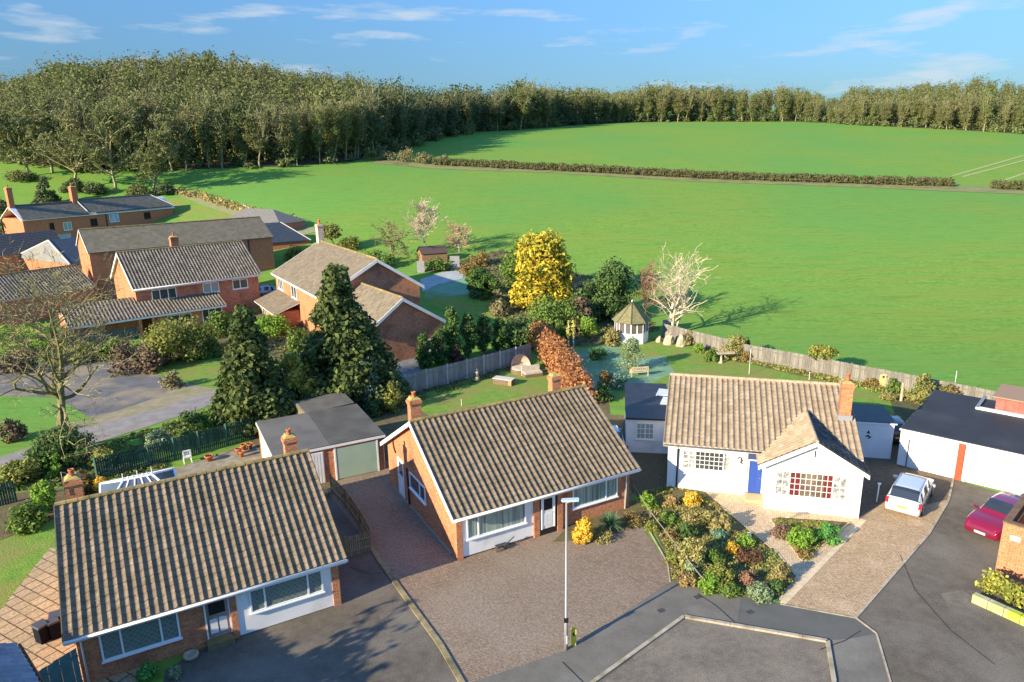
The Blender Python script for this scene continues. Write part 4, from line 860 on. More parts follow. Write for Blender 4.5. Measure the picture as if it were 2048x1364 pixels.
def limbs(rng, H, ang=60, trunks=1, r=.25, per=3, low=.25, top=.92, blen=.45, depth=3, rmin=.014, wander=.16, nseg=8, up=.06, sub=4):
    """a tree with a clear stem: limbs leave it all the way up and divide again and again"""
    out = [[] for _ in range(depth+1)]; A_ = math.radians(ang)
    def side(p, d, L, rad, lv):
        k = 6 if lv == 1 else 4 if lv == 2 else 3; q = p.copy(); dd = d; nodes = []
        for i in range(k):
            dd = dd+rng.normal(size=3)*wander*(1+.3*lv)+np.array([0, 0, up]); dd /= np.linalg.norm(dd); nq = q+dd*L/k; r0 = max(rad*(1-i/k*.75), rmin); r1 = max(rad*(1-(i+1)/k*.75), rmin)
            out[lv].append([*q, *nq, r0, r1]); q = nq; nodes.append((q.copy(), dd.copy(), r1))
        if lv < depth:
            for j in range(rng.randint(sub-1, sub+2)):
                bp, bd, br = nodes[rng.randint(0, k)]; a = rng.normal(size=3); a -= bd*a.dot(bd); a /= np.linalg.norm(a); t = rng.uniform(.45, 1.0); nd = bd*math.cos(t)+a*math.sin(t); side(bp, nd/np.linalg.norm(nd), L*rng.uniform(.4, .62), br*.7, lv+1)
    for t in range(trunks):
        az = 6.283*t/trunks+rng.uniform(-.4, .4); d = np.array([math.cos(az)*.16*(trunks > 1), math.sin(az)*.16*(trunks > 1), 1.]); q = np.array([math.cos(az), math.sin(az), 0])*r*.5*(trunks > 1); h = H*rng.uniform(.8, 1)*top
        for i in range(nseg):
            d = d+rng.normal(size=3)*.07; d[2] = max(d[2], .8); d /= np.linalg.norm(d); nq = q+d*h/nseg; r0 = max(r*(1-i/nseg*.85), rmin); r1 = max(r*(1-(i+1)/nseg*.85), rmin); out[0].append([*q, *nq, r0, r1]); q = nq; f = (i+1)/nseg
            if f >= low:
                for j in range(rng.randint(per-1, per+2)):
                    a = rng.uniform(0, 6.283); e = A_*rng.uniform(.7, 1.2)*(1-.45*max(0, f-.6)/.4); nd = np.array([math.cos(a)*math.sin(e), math.sin(a)*math.sin(e), math.cos(e)]); side(q, nd, H*blen*rng.uniform(.6, 1.15)*(1-.5*max(0, f-.5)), max(r1*.6, rmin*1.5), 1)
    return out
def seg_w(out): a = np.array([s for l in out for s in l]); return np.percentile(np.abs(a[:, 3:5]), 97)*2
_rs = 1000
def RNG():
    global _rs; _rs += 1; return np.random.RandomState(_rs)
def leafm(name, a, b=(1, 1, 1), isl=.35, sc=1.2, tr=.35, c3=None):
    g = lambda c: tuple(min(.8, v*(1.9 if max(c) < .12 else 1.4 if max(c) < .3 else 1.12)) for v in c)
    return _M[name] if name in _M else mat(name, g(a), g(b), sc, .8, island=isl, transl=tr, c3=c3, s3=.9, spec=.2, k3=(.5, .6))
BARK = mat('brown_bark', (.12, .09, .06), (.07, .055, .04), 6, .95)
BARKG = mat('mossy_green_bark', (.22, .21, .08), (.13, .12, .06), 3, .95)
BARKP = mat('pale_bark', (.58, .50, .37), (.42, .36, .26), 3, .9)
TWIG = mat('olive_twigs', (.24, .22, .10), (.15, .13, .065), 3, .95, island=.35)
TWIGB = mat('brown_twigs', (.17, .12, .07), (.11, .08, .05), 3, .95, island=.35)
DKCON = leafm('dark_conifer_leaf', (.046, .070, .022), (.100, .120, .036), .5, 1.1)
MIDGR = leafm('mid_green_leaf', (.085, .14, .03), (.13, .19, .04), .45)
OLIVE = leafm('olive_leaf', (.14, .16, .035), (.20, .20, .05), .45)
BRIGHT = leafm('bright_green_leaf', (.13, .24, .03), (.20, .30, .05), .4)
YELLOW = leafm('golden_leaf', (.62, .46, .05), (.42, .36, .04), .4, .8, c3=(.12, .17, .03))
YELLOWB = leafm('yellow_twig_leaf', (.70, .47, .06), (.55, .36, .05), .3, 1)
LAUREL = leafm('laurel_leaf', (.045, .085, .025), (.085, .13, .04), .5, 1)
COPPER = leafm('copper_beech_leaf', (.46, .22, .09), (.33, .15, .06), .5, 1.5)
RUST = leafm('rusty_leaf', (.22, .14, .05), (.16, .14, .045), .4)
TANL = leafm('dry_tan_leaf', (.33, .27, .11), (.22, .21, .07), .4)
EUCA = leafm('blue_green_leaf', (.13, .22, .16), (.10, .18, .11), .4)
GREYG = leafm('grey_green_leaf', (.22, .27, .15), (.16, .22, .11), .4)
THUJA = leafm('columnar_conifer_leaf', (.035, .075, .020), (.06, .10, .025), .4)
def foliage(kind, H, W, n, size, k=None, zs=.85, asp=1.5, seed=None, el=1.0):
    rng = RNG(); k = k or 26; C, cr = clumps(rng, kind, H, W, k); V = leafcloud(rng, C, cr, n, size, zs, asp)
    V[:, :, 1] *= el; return V
def place(px, pyb, pyt, wpx):
    P = G(px, pyb); return P, max(.25, HT(P, px, pyt)), MW(P, wpx)
def shrub(name, label, px, pyb, pyt, wpx, m, kind='dome', n=500, leaf=.16, cat='shrub', group=None, k=None, asp=1.5, stems=None, z=None):
    """a bush or small plant as one foliage mesh; stems adds a woody part"""
    P, H, w = place(px, pyb, pyt, wpx)
    if z: P = Vector((P.x, P.y, P.z+z))
    V = foliage(kind, H, w, int(n*2.1), leaf*.68, k, asp=asp)
    if stems is None:
        V[:, :, 2] = np.maximum(V[:, :, 2], .02)
        o = quads(name, V, m); tag(o, label, cat, group, P); return o
    t = thing(name, label, cat, P, 0, group); quads('foliage', V, m, t)
    out = branches(RNG(), H*.9, .6, 2, max(.02, w*.02), (3, 5), first=.4); quads('stem', tubes([s for l in out for s in l], 4), stems, t); return t
def tree(name, label, px, pyb, pyt, wpx, m, kind='cone', n=3000, leaf=.3, k=90, base=.06, cat='tree', bark=None, group=None, trunk_r=None, zs=.8, asp=1.6):
    P, H, w = place(px, pyb, pyt, wpx); t = thing(name, label, cat, P, 0, group)
    V = foliage(kind, H*(1-base), w, int(n*1.9), leaf*.7, k, zs, asp); V[:, :, 2] += H*base; quads('crown', V, m, t)
    r = trunk_r or max(.08, H*.022); rng = RNG()
    s = [[0, 0, -.3, 0, 0, H*.5, r, r*.6], [0, 0, H*.5, 0, 0, H*.9, r*.6, r*.15]]
    for i in range(14):
        z = H*rng.uniform(base+.02, .75); a = rng.uniform(0, 6.28); q = w*.36*(1-z/H*.7); s.append([0, 0, z, q*math.cos(a), q*math.sin(a), z+q*.4, r*.35, r*.08])
    quads('trunk', tubes(s, 6), bark or BARK, t); return t
def bare_tree(name, label, px, pyb, pyt, wpx, bark, twig, levels=5, spread=.5, kids=(3, 4), r=None, trunks=1, seed=None, group=None, first=.3, ratio=.74, droop=0., rmin=.018, leafm_=None, nleaf=0, leaf=.2, split=2, wander=.18, cat='tree', lim=None):
    P, H, w = place(px, pyb, pyt, wpx); t = thing(name, label, cat, P, 0, group)
    rng = np.random.RandomState(seed) if seed else RNG()
    out = limbs(rng, H, r=r or H*.022, trunks=trunks, rmin=rmin, **lim) if lim else branches(rng, H, spread, levels, r or H*.022, kids, first=first, ratio=ratio, droop=droop, trunks=trunks, rmin=rmin, wander=wander); f = min(max(w/seg_w(out), .7), 1.35)
    def S(ls):
        a = np.array([s for l in ls for s in l]); a[:, [0, 1, 3, 4]] *= f; return a
    a = S(out[:split]); a[a[:, 2] <= .01, 2] = -.3
    quads('trunk', tubes(a, 6), bark, t); b = S(out[split:]); quads('crown', tubes(b, 3), twig, t)
    if nleaf:
        e = b[rng.choice(len(b), min(nleaf, len(b)*3))][:, 3:6]; quads('leaves', leafcloud(rng, e, np.full(len(e), leaf*1.6), nleaf, leaf), leafm_, t)
    return t
# ---------------------------------------------------------------- far woods
WOODL = leafm('wood_leaf', (.105, .135, .042), (.14, .16, .055), .16, .06, .3, c3=(.145, .14, .06)); _M['wood_leaf'] = WOODL
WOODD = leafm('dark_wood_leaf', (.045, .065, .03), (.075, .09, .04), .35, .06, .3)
WOODB = leafm('brownish_wood_leaf', (.125, .135, .052), (.155, .15, .065), .18, .06, .35)
WBARK = mat('pale_mossy_trunk', (.34, .31, .18), (.20, .19, .10), .8, .95)
def wood_edge(pts, step):
    P = [G(*p) for p in pts]; out = []
    for a, b in zip(P, P[1:]):
        L = (b-a).length; k = max(1, round(L/step)); out += [(a.lerp(b, i/k), ) for i in range(k)]
    return [p[0] for p in out]
rngw = np.random.RandomState(5)
def wood_variant(kind, leafmat, seed):
    """a woodland tree 20 m high: clear trunk, ascending limbs, thin crown"""
    rng = np.random.RandomState(seed)
    if kind in ('broad', 'tall'):
        wd = 9.5 if kind == 'broad' else 6.8; out = limbs(rng, 19, ang=30, r=.3, low=.3, blen=.36, per=3, sub=3, depth=2, up=.12, rmin=.06); a = np.array([s for l in out for s in l]); f = min(1.2, wd*.85/seg_w(out)); a[:, [0, 1, 3, 4]] *= f
        C, cr = clumps(rng, 'ball', 17.5, wd, 46); C[:, 2] += 2.2; C[:, :2] *= (.75+.35*np.clip(C[:, 2:3]/14, 0, 1)); C[:, 2] += rng.normal(size=len(C))*.7
        V = leafcloud(rng, C, cr*1.05, 3400 if kind == 'broad' else 2500, .34, .9, 1.4, jit=.3)
        e = a[rng.choice(len(a), 300)][:, 3:6]; V = np.concatenate([V, leafcloud(rng, e, np.full(len(e), .8), 700, .3, jit=.4)])
    else:
        C, cr = clumps(rng, 'cone', 21, 8, 60); C[:, 2] += 1.5; V = leafcloud(rng, C, cr, 1900, .48, .6, 1.6); a = np.array([[0, 0, 0, 0, 0, 18, .28, .06]])
    a[a[:, 2] <= .01, 2] = -1.5
    return V, tubes(a, 4)
VAR = {}
for kind, mm in (('broad', WOODL), ('broad', WOODB), ('tall', WOODL), ('tall', WOODB), ('broad', WOODD), ('pine', WOODD)):
    for s in range(2):
        V, Tb = wood_variant(kind, mm, 50+len(VAR)*3+s); VAR.setdefault((kind, mm.name), []).append((V, Tb, mm))
PROTO = {}
def wood_tree(P, h, key, s, name, label, group, sc=1):
    if (key, s) not in PROTO:
        V, Tb, mm = VAR[key][s]; t = thing(name, label, 'tree', P, 0, group); quads('crown', V, mm, t); quads('trunk', Tb, WBARK if key[0] != 'pine' else BARK, t)
        t.scale = (h/20*sc, h/20*sc, h/20); t.rotation_euler.z = rngw.uniform(0, 6); PROTO[(key, s)] = t; return t
    t = dup(PROTO[(key, s)], P, rngw.uniform(0, 6), (h/20*sc, h/20*sc, h/20), label, group); t.name = name; return t
def hvar(x, y):
    """slow rise and fall of the canopy, and the dip where the two woods meet"""
    u = x/y; k = min(1, max(.25, (u+.35)/.2)); h = 1+k*(.09*math.sin(u*31+1)+.06*math.sin(u*73))+.03*math.sin(u*17+y*.05)
    return h*(1-.5*math.exp(-((u-.432)/.022)**2))*(1-.22*math.exp(-((u+.70)/.07)**2))
WL, WD, WB = 'wood_leaf', 'dark_wood_leaf', 'brownish_wood_leaf'
SECT = [  # edge pixels, tree step, mix of kinds, heights, depth rows for the mass, label, group
 ([(-120, 318), (0, 322), (60, 330), (200, 342), (330, 341), (450, 336), (560, 333), (700, 324), (748, 314)], 5.2, [('broad', WL), ('tall', WL), ('tall', WL), ('broad', WB)], (14.5, 17.5), 32,
  'olive green woodland tree with a pale trunk, front of the left wood', 'front trees of the left wood'),
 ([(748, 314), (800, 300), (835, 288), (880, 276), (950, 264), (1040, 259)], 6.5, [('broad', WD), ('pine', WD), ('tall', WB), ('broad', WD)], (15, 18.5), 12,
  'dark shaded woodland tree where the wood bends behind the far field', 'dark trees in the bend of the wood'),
 ([(1040, 259), (1150, 250), (1250, 245), (1400, 243), (1585, 243)], 7, [('broad', WL), ('tall', WL), ('pine', WD), ('broad', WB), ('broad', WL)], (14.5, 18.5), 18,
  'woodland tree in the row along the top of the far green field', 'trees along the top of the far field'),
 ([(1585, 243), (1660, 246), (1720, 251), (1800, 254), (1900, 259), (2000, 265), (2160, 275)], 6.5, [('broad', WL), ('broad', WB), ('tall', WB), ('broad', WB)], (12, 15.5), 28,
  'olive brown woodland tree at the foot of the wooded hill on the right', 'front trees of the right wood')]
mass = []; under = []
for pts, step, kinds, (h0, h1), rows, label, grp in SECT:
    E_ = wood_edge(pts, step)
    for i, p in enumerate(E_):
        for row in range(2):
            q = Vector((p.x, p.y, 0))*(1+(row*6+rngw.uniform(-1, 2.5))/p.xy.length)+Vector((rngw.uniform(-2, 2), 0, 0)); q.z = float(T(q.x, q.y))-.2
            key = kinds[rngw.randint(len(kinds))]; wood_tree(q, rngw.uniform(h0, h1)*(1+.05*row)*hvar(q.x, q.y), key, rngw.randint(2), 'woodland_tree', label, grp, rngw.uniform(.85, 1.2))
    n_ = len(E_)
    for row in range(2, rows):
        for p in E_:
            f_ = 1+(row*5.6+rngw.uniform(-2.5, 2.5))/p.xy.length; q = np.array([p.x*f_+rngw.uniform(-3, 3), p.y*f_]); mass.append((q[0], q[1], rngw.uniform(h0, h1+1.5)*hvar(q[0], q[1]), 0 if kinds[0][1] != WD else 1))
    for p in E_:
        for _ in range(11):
            dd_ = rngw.uniform(-2.5, 30); f_ = 1+dd_/p.xy.length; under.append((p.x*f_+rngw.uniform(-3, 3), p.y*f_, rngw.uniform(2.2, 5.5) if dd_ < 3 else rngw.uniform(4, 10)))
mass = np.array(mass)
def massmesh(name, sel, variants, nq, label_props):
    Vs = []
    for x, y, h, _ in sel:
        V = variants[rngw.randint(len(variants))][0]; top = V[rngw.choice(len(V), nq)]; a = rngw.uniform(0, 6.28); c, s = math.cos(a), math.sin(a); k = h/20
        W_ = top.copy(); W_[:, :, 0] = (top[:, :, 0]*c-top[:, :, 1]*s)*k*1.05; W_[:, :, 1] = (top[:, :, 0]*s+top[:, :, 1]*c)*k*1.05; W_[:, :, 2] = top[:, :, 2]*k
        W_ = (W_-W_.mean(1, keepdims=True))*1.9+W_.mean(1, keepdims=True)
        Vs.append(W_+np.array([x, y, float(T(x, y))]))
    return Vs
sL = [m_ for m_ in mass if m_[3] == 0]; sD = [m_ for m_ in mass if m_[3] == 1]
rngw.shuffle(sL); cut = int(len(sL)*.6)
quads('woodland', np.concatenate(massmesh('w', sL[:cut], VAR[('broad', WL)]+VAR[('tall', WL)], 480, 0)), WOODL, kind='stuff')
quads('woodland', np.concatenate(massmesh('w', sL[cut:], VAR[('broad', WB)], 480, 0)), WOODB, kind='stuff')
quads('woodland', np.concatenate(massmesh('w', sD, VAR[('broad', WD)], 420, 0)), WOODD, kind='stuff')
Vs = []
for x, y, h in under:
    C, cr = clumps(rngw, 'dome', h, h*1.3, 7); Vs.append(leafcloud(rngw, C, cr*1.3, 130, .5)+np.array([x, y, float(T(x, y))]))
quads('undergrowth', np.concatenate(Vs), leafm('undergrowth_leaf', (.085, .115, .042), (.14, .15, .06), .3, .1), kind='stuff')
# shaded woodland floor under the trees
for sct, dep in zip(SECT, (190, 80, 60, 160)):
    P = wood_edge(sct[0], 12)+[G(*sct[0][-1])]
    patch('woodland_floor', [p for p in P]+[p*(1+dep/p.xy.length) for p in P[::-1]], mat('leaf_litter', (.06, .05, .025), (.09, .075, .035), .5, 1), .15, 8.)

# hedge between the two fields
def hedge_line(name, label, pts, h, w, m, per=30, leaf=.4, cat='hedge', hv=.25, gnd=True, clump=.5):
    P = [G(*p) for p in pts]; rng = RNG(); C = []; cr = []; o0 = P[0]
    for a, b in zip(P, P[1:]):
        L = (b-a).length; k = max(2, int(L/(w*clump))); n_ = Vector((-(b-a).y, (b-a).x, 0)).normalized()
        for i in range(k):
            for z in (.35, .75):
                q = a.lerp(b, (i+rng.uniform(0, 1))/k)+n_*rng.uniform(-.3, .3)*w; hh = h*(1+rng.uniform(-hv, hv)); C.append([q.x-o0.x, q.y-o0.y, float(T(q.x, q.y))-o0.z+hh*z]); cr.append(w*.42*rng.uniform(.8, 1.2))
    V = leafcloud(rng, C, cr, int(len(C)*per/2), leaf, zs=.9*h/w if h/w < 1.6 else 1.3)
    return tag(quads(name, V, m), label, cat, None, o0)
HEDGE = leafm('hedge_twigs', (.085, .075, .04), (.075, .08, .03), .35, .25)
hedge_line('field_hedge', 'long clipped brown hedge dividing the near green field from the far one', [(870, 330), (1000, 336), (1200, 346), (1400, 357), (1600, 364), (1760, 369), (1905, 373)], 1.9, 2.2, HEDGE, 200, .26, clump=.3, hv=.12)
hedge_line('field_hedge', 'short piece of field hedge past the gap, at the right edge', [(1985, 377), (2080, 382)], 1.9, 2.2, HEDGE, 200, .26, clump=.3, hv=.12)
patch('hedge_verge', [G(740, 326), G(870, 338), G(1100, 346), G(1400, 364), G(1700, 374), G(2100, 391), G(2100, 378), G(1700, 364), G(1400, 354), G(1100, 337), G(870, 327), G(760, 315)], mat('rough_verge', (.22, .22, .09), (.17, .19, .06), .6, 1, c3=(.12, .10, .05), s3=.2), .06, 5.)
for i, (px, pb, pt, w) in enumerate(((775, 320, 298, 50), (815, 324, 290, 60), (850, 327, 300, 50), (885, 328, 308, 40))):
    shrub('field_bush', ['low tan bush against the dark wood, left end of the bushes by the hedge', 'tallest grey green bush of the four where the field hedge starts', 'rounded grey green bush, third along toward the field hedge', 'small bush touching the left end of the field hedge'][i], px, pb, pt, w, leafm('scrub_leaf', (.20, .18, .09), (.15, .16, .07), .4, .3), 'dome', 420, .5)
# big trees between the farm and the wood
bt = [(60, 352, 235, 150, 'broad olive tree at the far left in front of the wood'), (150, 378, 222, 170, 'large spreading olive tree behind the farmhouse chimneys'), (232, 382, 238, 130, 'forked olive tree rising behind the farmhouse roof'),
      (308, 385, 262, 95, 'tree with a pale single trunk at the end of the garden strip behind the farmhouse'), (105, 345, 215, 120, 'tall olive tree behind the large spreading one on the left')]
for i, (px, pb, pt, w, lab) in enumerate(bt):
    bare_tree('field_tree', lab, px, pb, pt, w, WBARK, mat('olive_far_twigs', (.30, .28, .14), (.20, .20, .09), .5, .95, island=.4), 4, .42, (4, 5), r=.35, first=.3, ratio=.7, rmin=.07, leafm_=WOODL if i != 1 else WOODB, nleaf=5200, leaf=.32, seed=300+i, lim=dict(ang=50, low=.22, blen=.42, per=4, sub=4, depth=3, up=.12))
for px, pb, pt, w, lab in ((95, 412, 352, 56, 'dark green conifer behind the farmhouse, between its chimneys'), (16, 508, 395, 84, 'dark conifer cut by the left edge beside the farmhouse'), (-5, 420, 395, 60, 'small dark tree at the left edge above the farmhouse')):
    tree('conifer', lab, px, pb, pt, w, WOODD, 'cone', 1500, .45, 60)
for i, (px, pb, pt, w) in enumerate(((150, 385, 352, 60), (190, 388, 360, 60), (280, 392, 362, 60), (330, 388, 362, 50), (45, 360, 335, 70))):
    shrub('scrub_bush', ['dark bush behind the left farmhouse chimney', 'dark bush behind the right farmhouse chimney', 'olive bush at the foot of the forked tree', 'bush at the head of the golden grass bank', 'bush beside the lane at the far left'][i], px, pb, pt, w, WOODD if i in (0, 1, 3) else WOODL, 'dome', 700, .5)
hedge_line('grass_bank', 'golden dry grass bank running beside the field from the wood to the barns', [(345, 385), (400, 395), (470, 418), (530, 436), (600, 452)], 1.3, 2.2, leafm('golden_grass', (.42, .32, .13), (.30, .26, .09), .4, .4), 40, .4, cat='grass bank')
pf = MB(); A_ = G(488, 420); B_ = G(532, 440)
for i in range(14):
    q = A_.lerp(B_, i/13); z = float(T(q.x, q.y)); pf.box((q.x-.09, q.y-.03, z), (q.x+.09, q.y+.03, z+1.2))
q0, q1 = A_, B_; pf.ext([(q0.x, q0.y-.02, q0.z+.8), (q1.x, q1.y-.02, float(T(q1.x, q1.y))+.8), (q1.x, q1.y-.02, float(T(q1.x, q1.y))+.95), (q0.x, q0.y-.02, q0.z+.95)], (0, .05, 0))
tag(pf.build('picket_fence', WHITE), 'short white picket fence at the field edge beyond the barns', 'fence')
# ---------------------------------------------------------------- trees and shrubs of the gardens
tree('conifer', 'tall dark pointed conifer in front of the gabled brick house', 692, 800, 528, 240, DKCON, 'cone', 11000, .42, 190, .04)
tree('conifer', 'bushy dark conifer beside the lane, left of the tallest conifer', 512, 850, 603, 190, DKCON, 'cone', 9500, .40, 170, .03)
tree('hazel_tree', 'yellowing green tree between the two big dark conifers', 597, 832, 690, 105, leafm('yellow_green_leaf', (.26, .27, .05), (.16, .20, .04), .45, .5, c3=(.45, .32, .05)), 'dome', 3000, .32, 50)
shrub('eucalyptus_bush', 'blue green bush at the foot of the tallest conifer', 735, 812, 706, 95, EUCA, 'dome', 1700, .24, stems=BARK)
shrub('shrub', 'dark evergreen bush right of the blue green bush', 790, 800, 740, 80, LAUREL, 'dome', 1200, .25)
tree('golden_conifer', 'big golden yellow conifer in the middle of the gardens', 1085, 610, 447, 152, YELLOW, 'dome', 7500, .42, 150, .02, zs=1.0, asp=2.0)
shrub('conifer', 'dark rounded conifer left of the golden conifer', 966, 592, 520, 84, THUJA, 'dome', 2200, .32, cat='tree', stems=BARK)
shrub('conifer', 'yellow green conifer behind the left side of the golden one', 1035, 590, 478, 80, MIDGR, 'column', 2000, .35, cat='tree', stems=BARK)
shrub('laurel_tree', 'large dark laurel right of the golden conifer', 1225, 635, 512, 118, LAUREL, 'dome', 4200, .34, k=60, cat='tree', stems=BARK)
shrub('laurel_tree', 'lower dark laurel in front of the golden conifer', 1180, 640, 548, 90, LAUREL, 'dome', 2400, .32, cat='tree', stems=BARK)
shrub('juniper', 'spreading mid green juniper at the foot of the golden conifer', 1110, 660, 585, 130, MIDGR, 'mound', 2600, .3, k=40)
shrub('juniper', 'wide dark green bush left of the copper hedge top', 1040, 690, 630, 120, LAUREL, 'mound', 2200, .3, k=40)
shrub('shrub', 'brown twiggy bush above the copper hedge', 1160, 660, 590, 70, mat('brown_twigs', (1, 1, 1)), 'dome', 1500, .26, asp=3, stems=TWIGB)
shrub('shrub', 'bright green round bush left of the gazebo', 1178, 678, 622, 52, BRIGHT, 'ball', 1500, .22, stems=BARK)
shrub('shrub', 'mid green bush beside the two yellow tipped posts', 1125, 690, 640, 46, MIDGR, 'dome', 1000, .22)
shrub('shrub', 'tan and orange bush at the left side of the gazebo', 1225, 690, 652, 42, TANL, 'dome', 800, .2, stems=TWIGB)
shrub('shrub', 'low yellow twiggy bush near the dark conifers', 1000, 630, 592, 50, mat('olive_twigs', (1, 1, 1)), 'dome', 700, .22, asp=4)
for i, (px, pb, pt, w, lab) in enumerate(((850, 735, 672, 46, 'leftmost narrow conifer of the row behind the grey fence'), (880, 728, 662, 44, 'second narrow conifer from the left behind the grey fence'), (905, 720, 612, 46, 'tallest narrow conifer in the left half of the row behind the grey fence'),
        (938, 714, 625, 44, 'middle narrow conifer of the row behind the grey fence'), (968, 706, 630, 44, 'narrow conifer right of the middle of the row behind the grey fence'), (1000, 700, 640, 46, 'rightmost narrow conifer behind the grey fence beside the copper hedge'))):
    shrub('columnar_conifer', lab, px, pb, pt, w, THUJA, 'column', 1500, .26, cat='tree', group='narrow conifers behind the grey fence', stems=BARK, k=34)
shrub('shrub', 'reddish brown bush between the narrow conifers', 915, 728, 690, 40, leafm('dark_rust_leaf', (.12, .06, .035), (.08, .05, .03), .4), 'dome', 700, .22)
# copper beech hedge, running away from behind the middle bungalow
hedge_line('copper_beech_hedge', 'orange brown clipped beech hedge running away behind the middle bungalow', [(1160, 815), (1122, 748), (1080, 692)], 2.5, 2.2, COPPER, 330, .17, hv=.05, clump=.2)
# bare trees
bare_tree('bare_tree', 'large bare tree with mossy green limbs beside the lane on the left', 128, 905, 540, 300, BARKG, mat('moss_twig', (.27, .24, .12), (.17, .15, .08), 2, .95, island=.3), 5, .50, (3, 5), r=.34, first=.30, trunks=2, ratio=.76, rmin=.013, seed=43, split=2, lim=dict(ang=66, low=.26, blen=.38, per=3, sub=4, depth=4, up=.06, wander=.2))
bare_tree('birch_tree', 'bare pale limbed tree in sunlight right of the gazebo', 1345, 668, 524, 145, BARKP, mat('pale_twigs', (.55, .46, .33), (.42, .34, .24), 3, .9), 5, .48, (3, 4), r=.2, first=.2, trunks=3, ratio=.78, rmin=.016, seed=14, split=2, lim=dict(ang=42, low=.2, blen=.46, per=2, sub=3, depth=3, up=.04, wander=.12))
bare_tree('bare_tree', 'pale pinkish bare tree at the field edge, the tallest behind the shed roof', 850, 505, 415, 92, mat('grey_pink_bark', (.42, .34, .26), (.32, .26, .2), 3), mat('pink_twigs', (.46, .36, .28), (.36, .28, .2), 2, .95, island=.3), 5, .42, (3, 5), r=.12, first=.3, rmin=.03, seed=21, lim=dict(ang=45, low=.2, blen=.42, per=4, sub=5, depth=3, up=.1))
bare_tree('bare_tree', 'smaller tan bare tree right of the pinkish one at the field edge', 918, 508, 452, 56, mat('grey_pink_bark', (1, 1, 1)), mat('tan_twigs', (.40, .27, .17), (.32, .23, .14), 2, .95, island=.3), 4, .5, (4, 5), r=.1, first=.3, rmin=.03, seed=22, lim=dict(ang=50, low=.2, blen=.42, per=4, sub=5, depth=3, up=.1))
bare_tree('apple_tree', 'gnarled olive apple tree right of the brick house chimney', 790, 530, 462, 104, BARKG, TWIG, 4, .6, (3, 4), r=.18, first=.35, rmin=.035, seed=23, lim=dict(ang=65, low=.3, blen=.5, per=4, sub=4, depth=3, up=.1, wander=.25))
bare_tree('apple_tree', 'darker bushy apple tree just behind the gabled house chimney', 672, 500, 446, 92, BARK, TWIGB, 4, .55, (4, 5), r=.15, first=.3, rmin=.035, seed=24, leafm_=OLIVE, nleaf=900, leaf=.3)
bare_tree('bare_tree', 'small twiggy tree among the dark conifers left of the golden one', 1003, 615, 575, 60, BARK, TWIG, 4, .6, (3, 4), r=.1, first=.3, rmin=.03, seed=25)
bare_tree('bare_tree', 'brown twiggy tree against the tall laurel behind the gazebo', 1290, 640, 545, 70, BARK, mat('red_brown_twigs', (.25, .13, .08), (.16, .10, .06), 2, .95), 5, .45, (3, 5), r=.09, first=.25, rmin=.02, seed=26, lim=dict(ang=45, low=.2, blen=.4, per=4, sub=5, depth=3, up=.1))
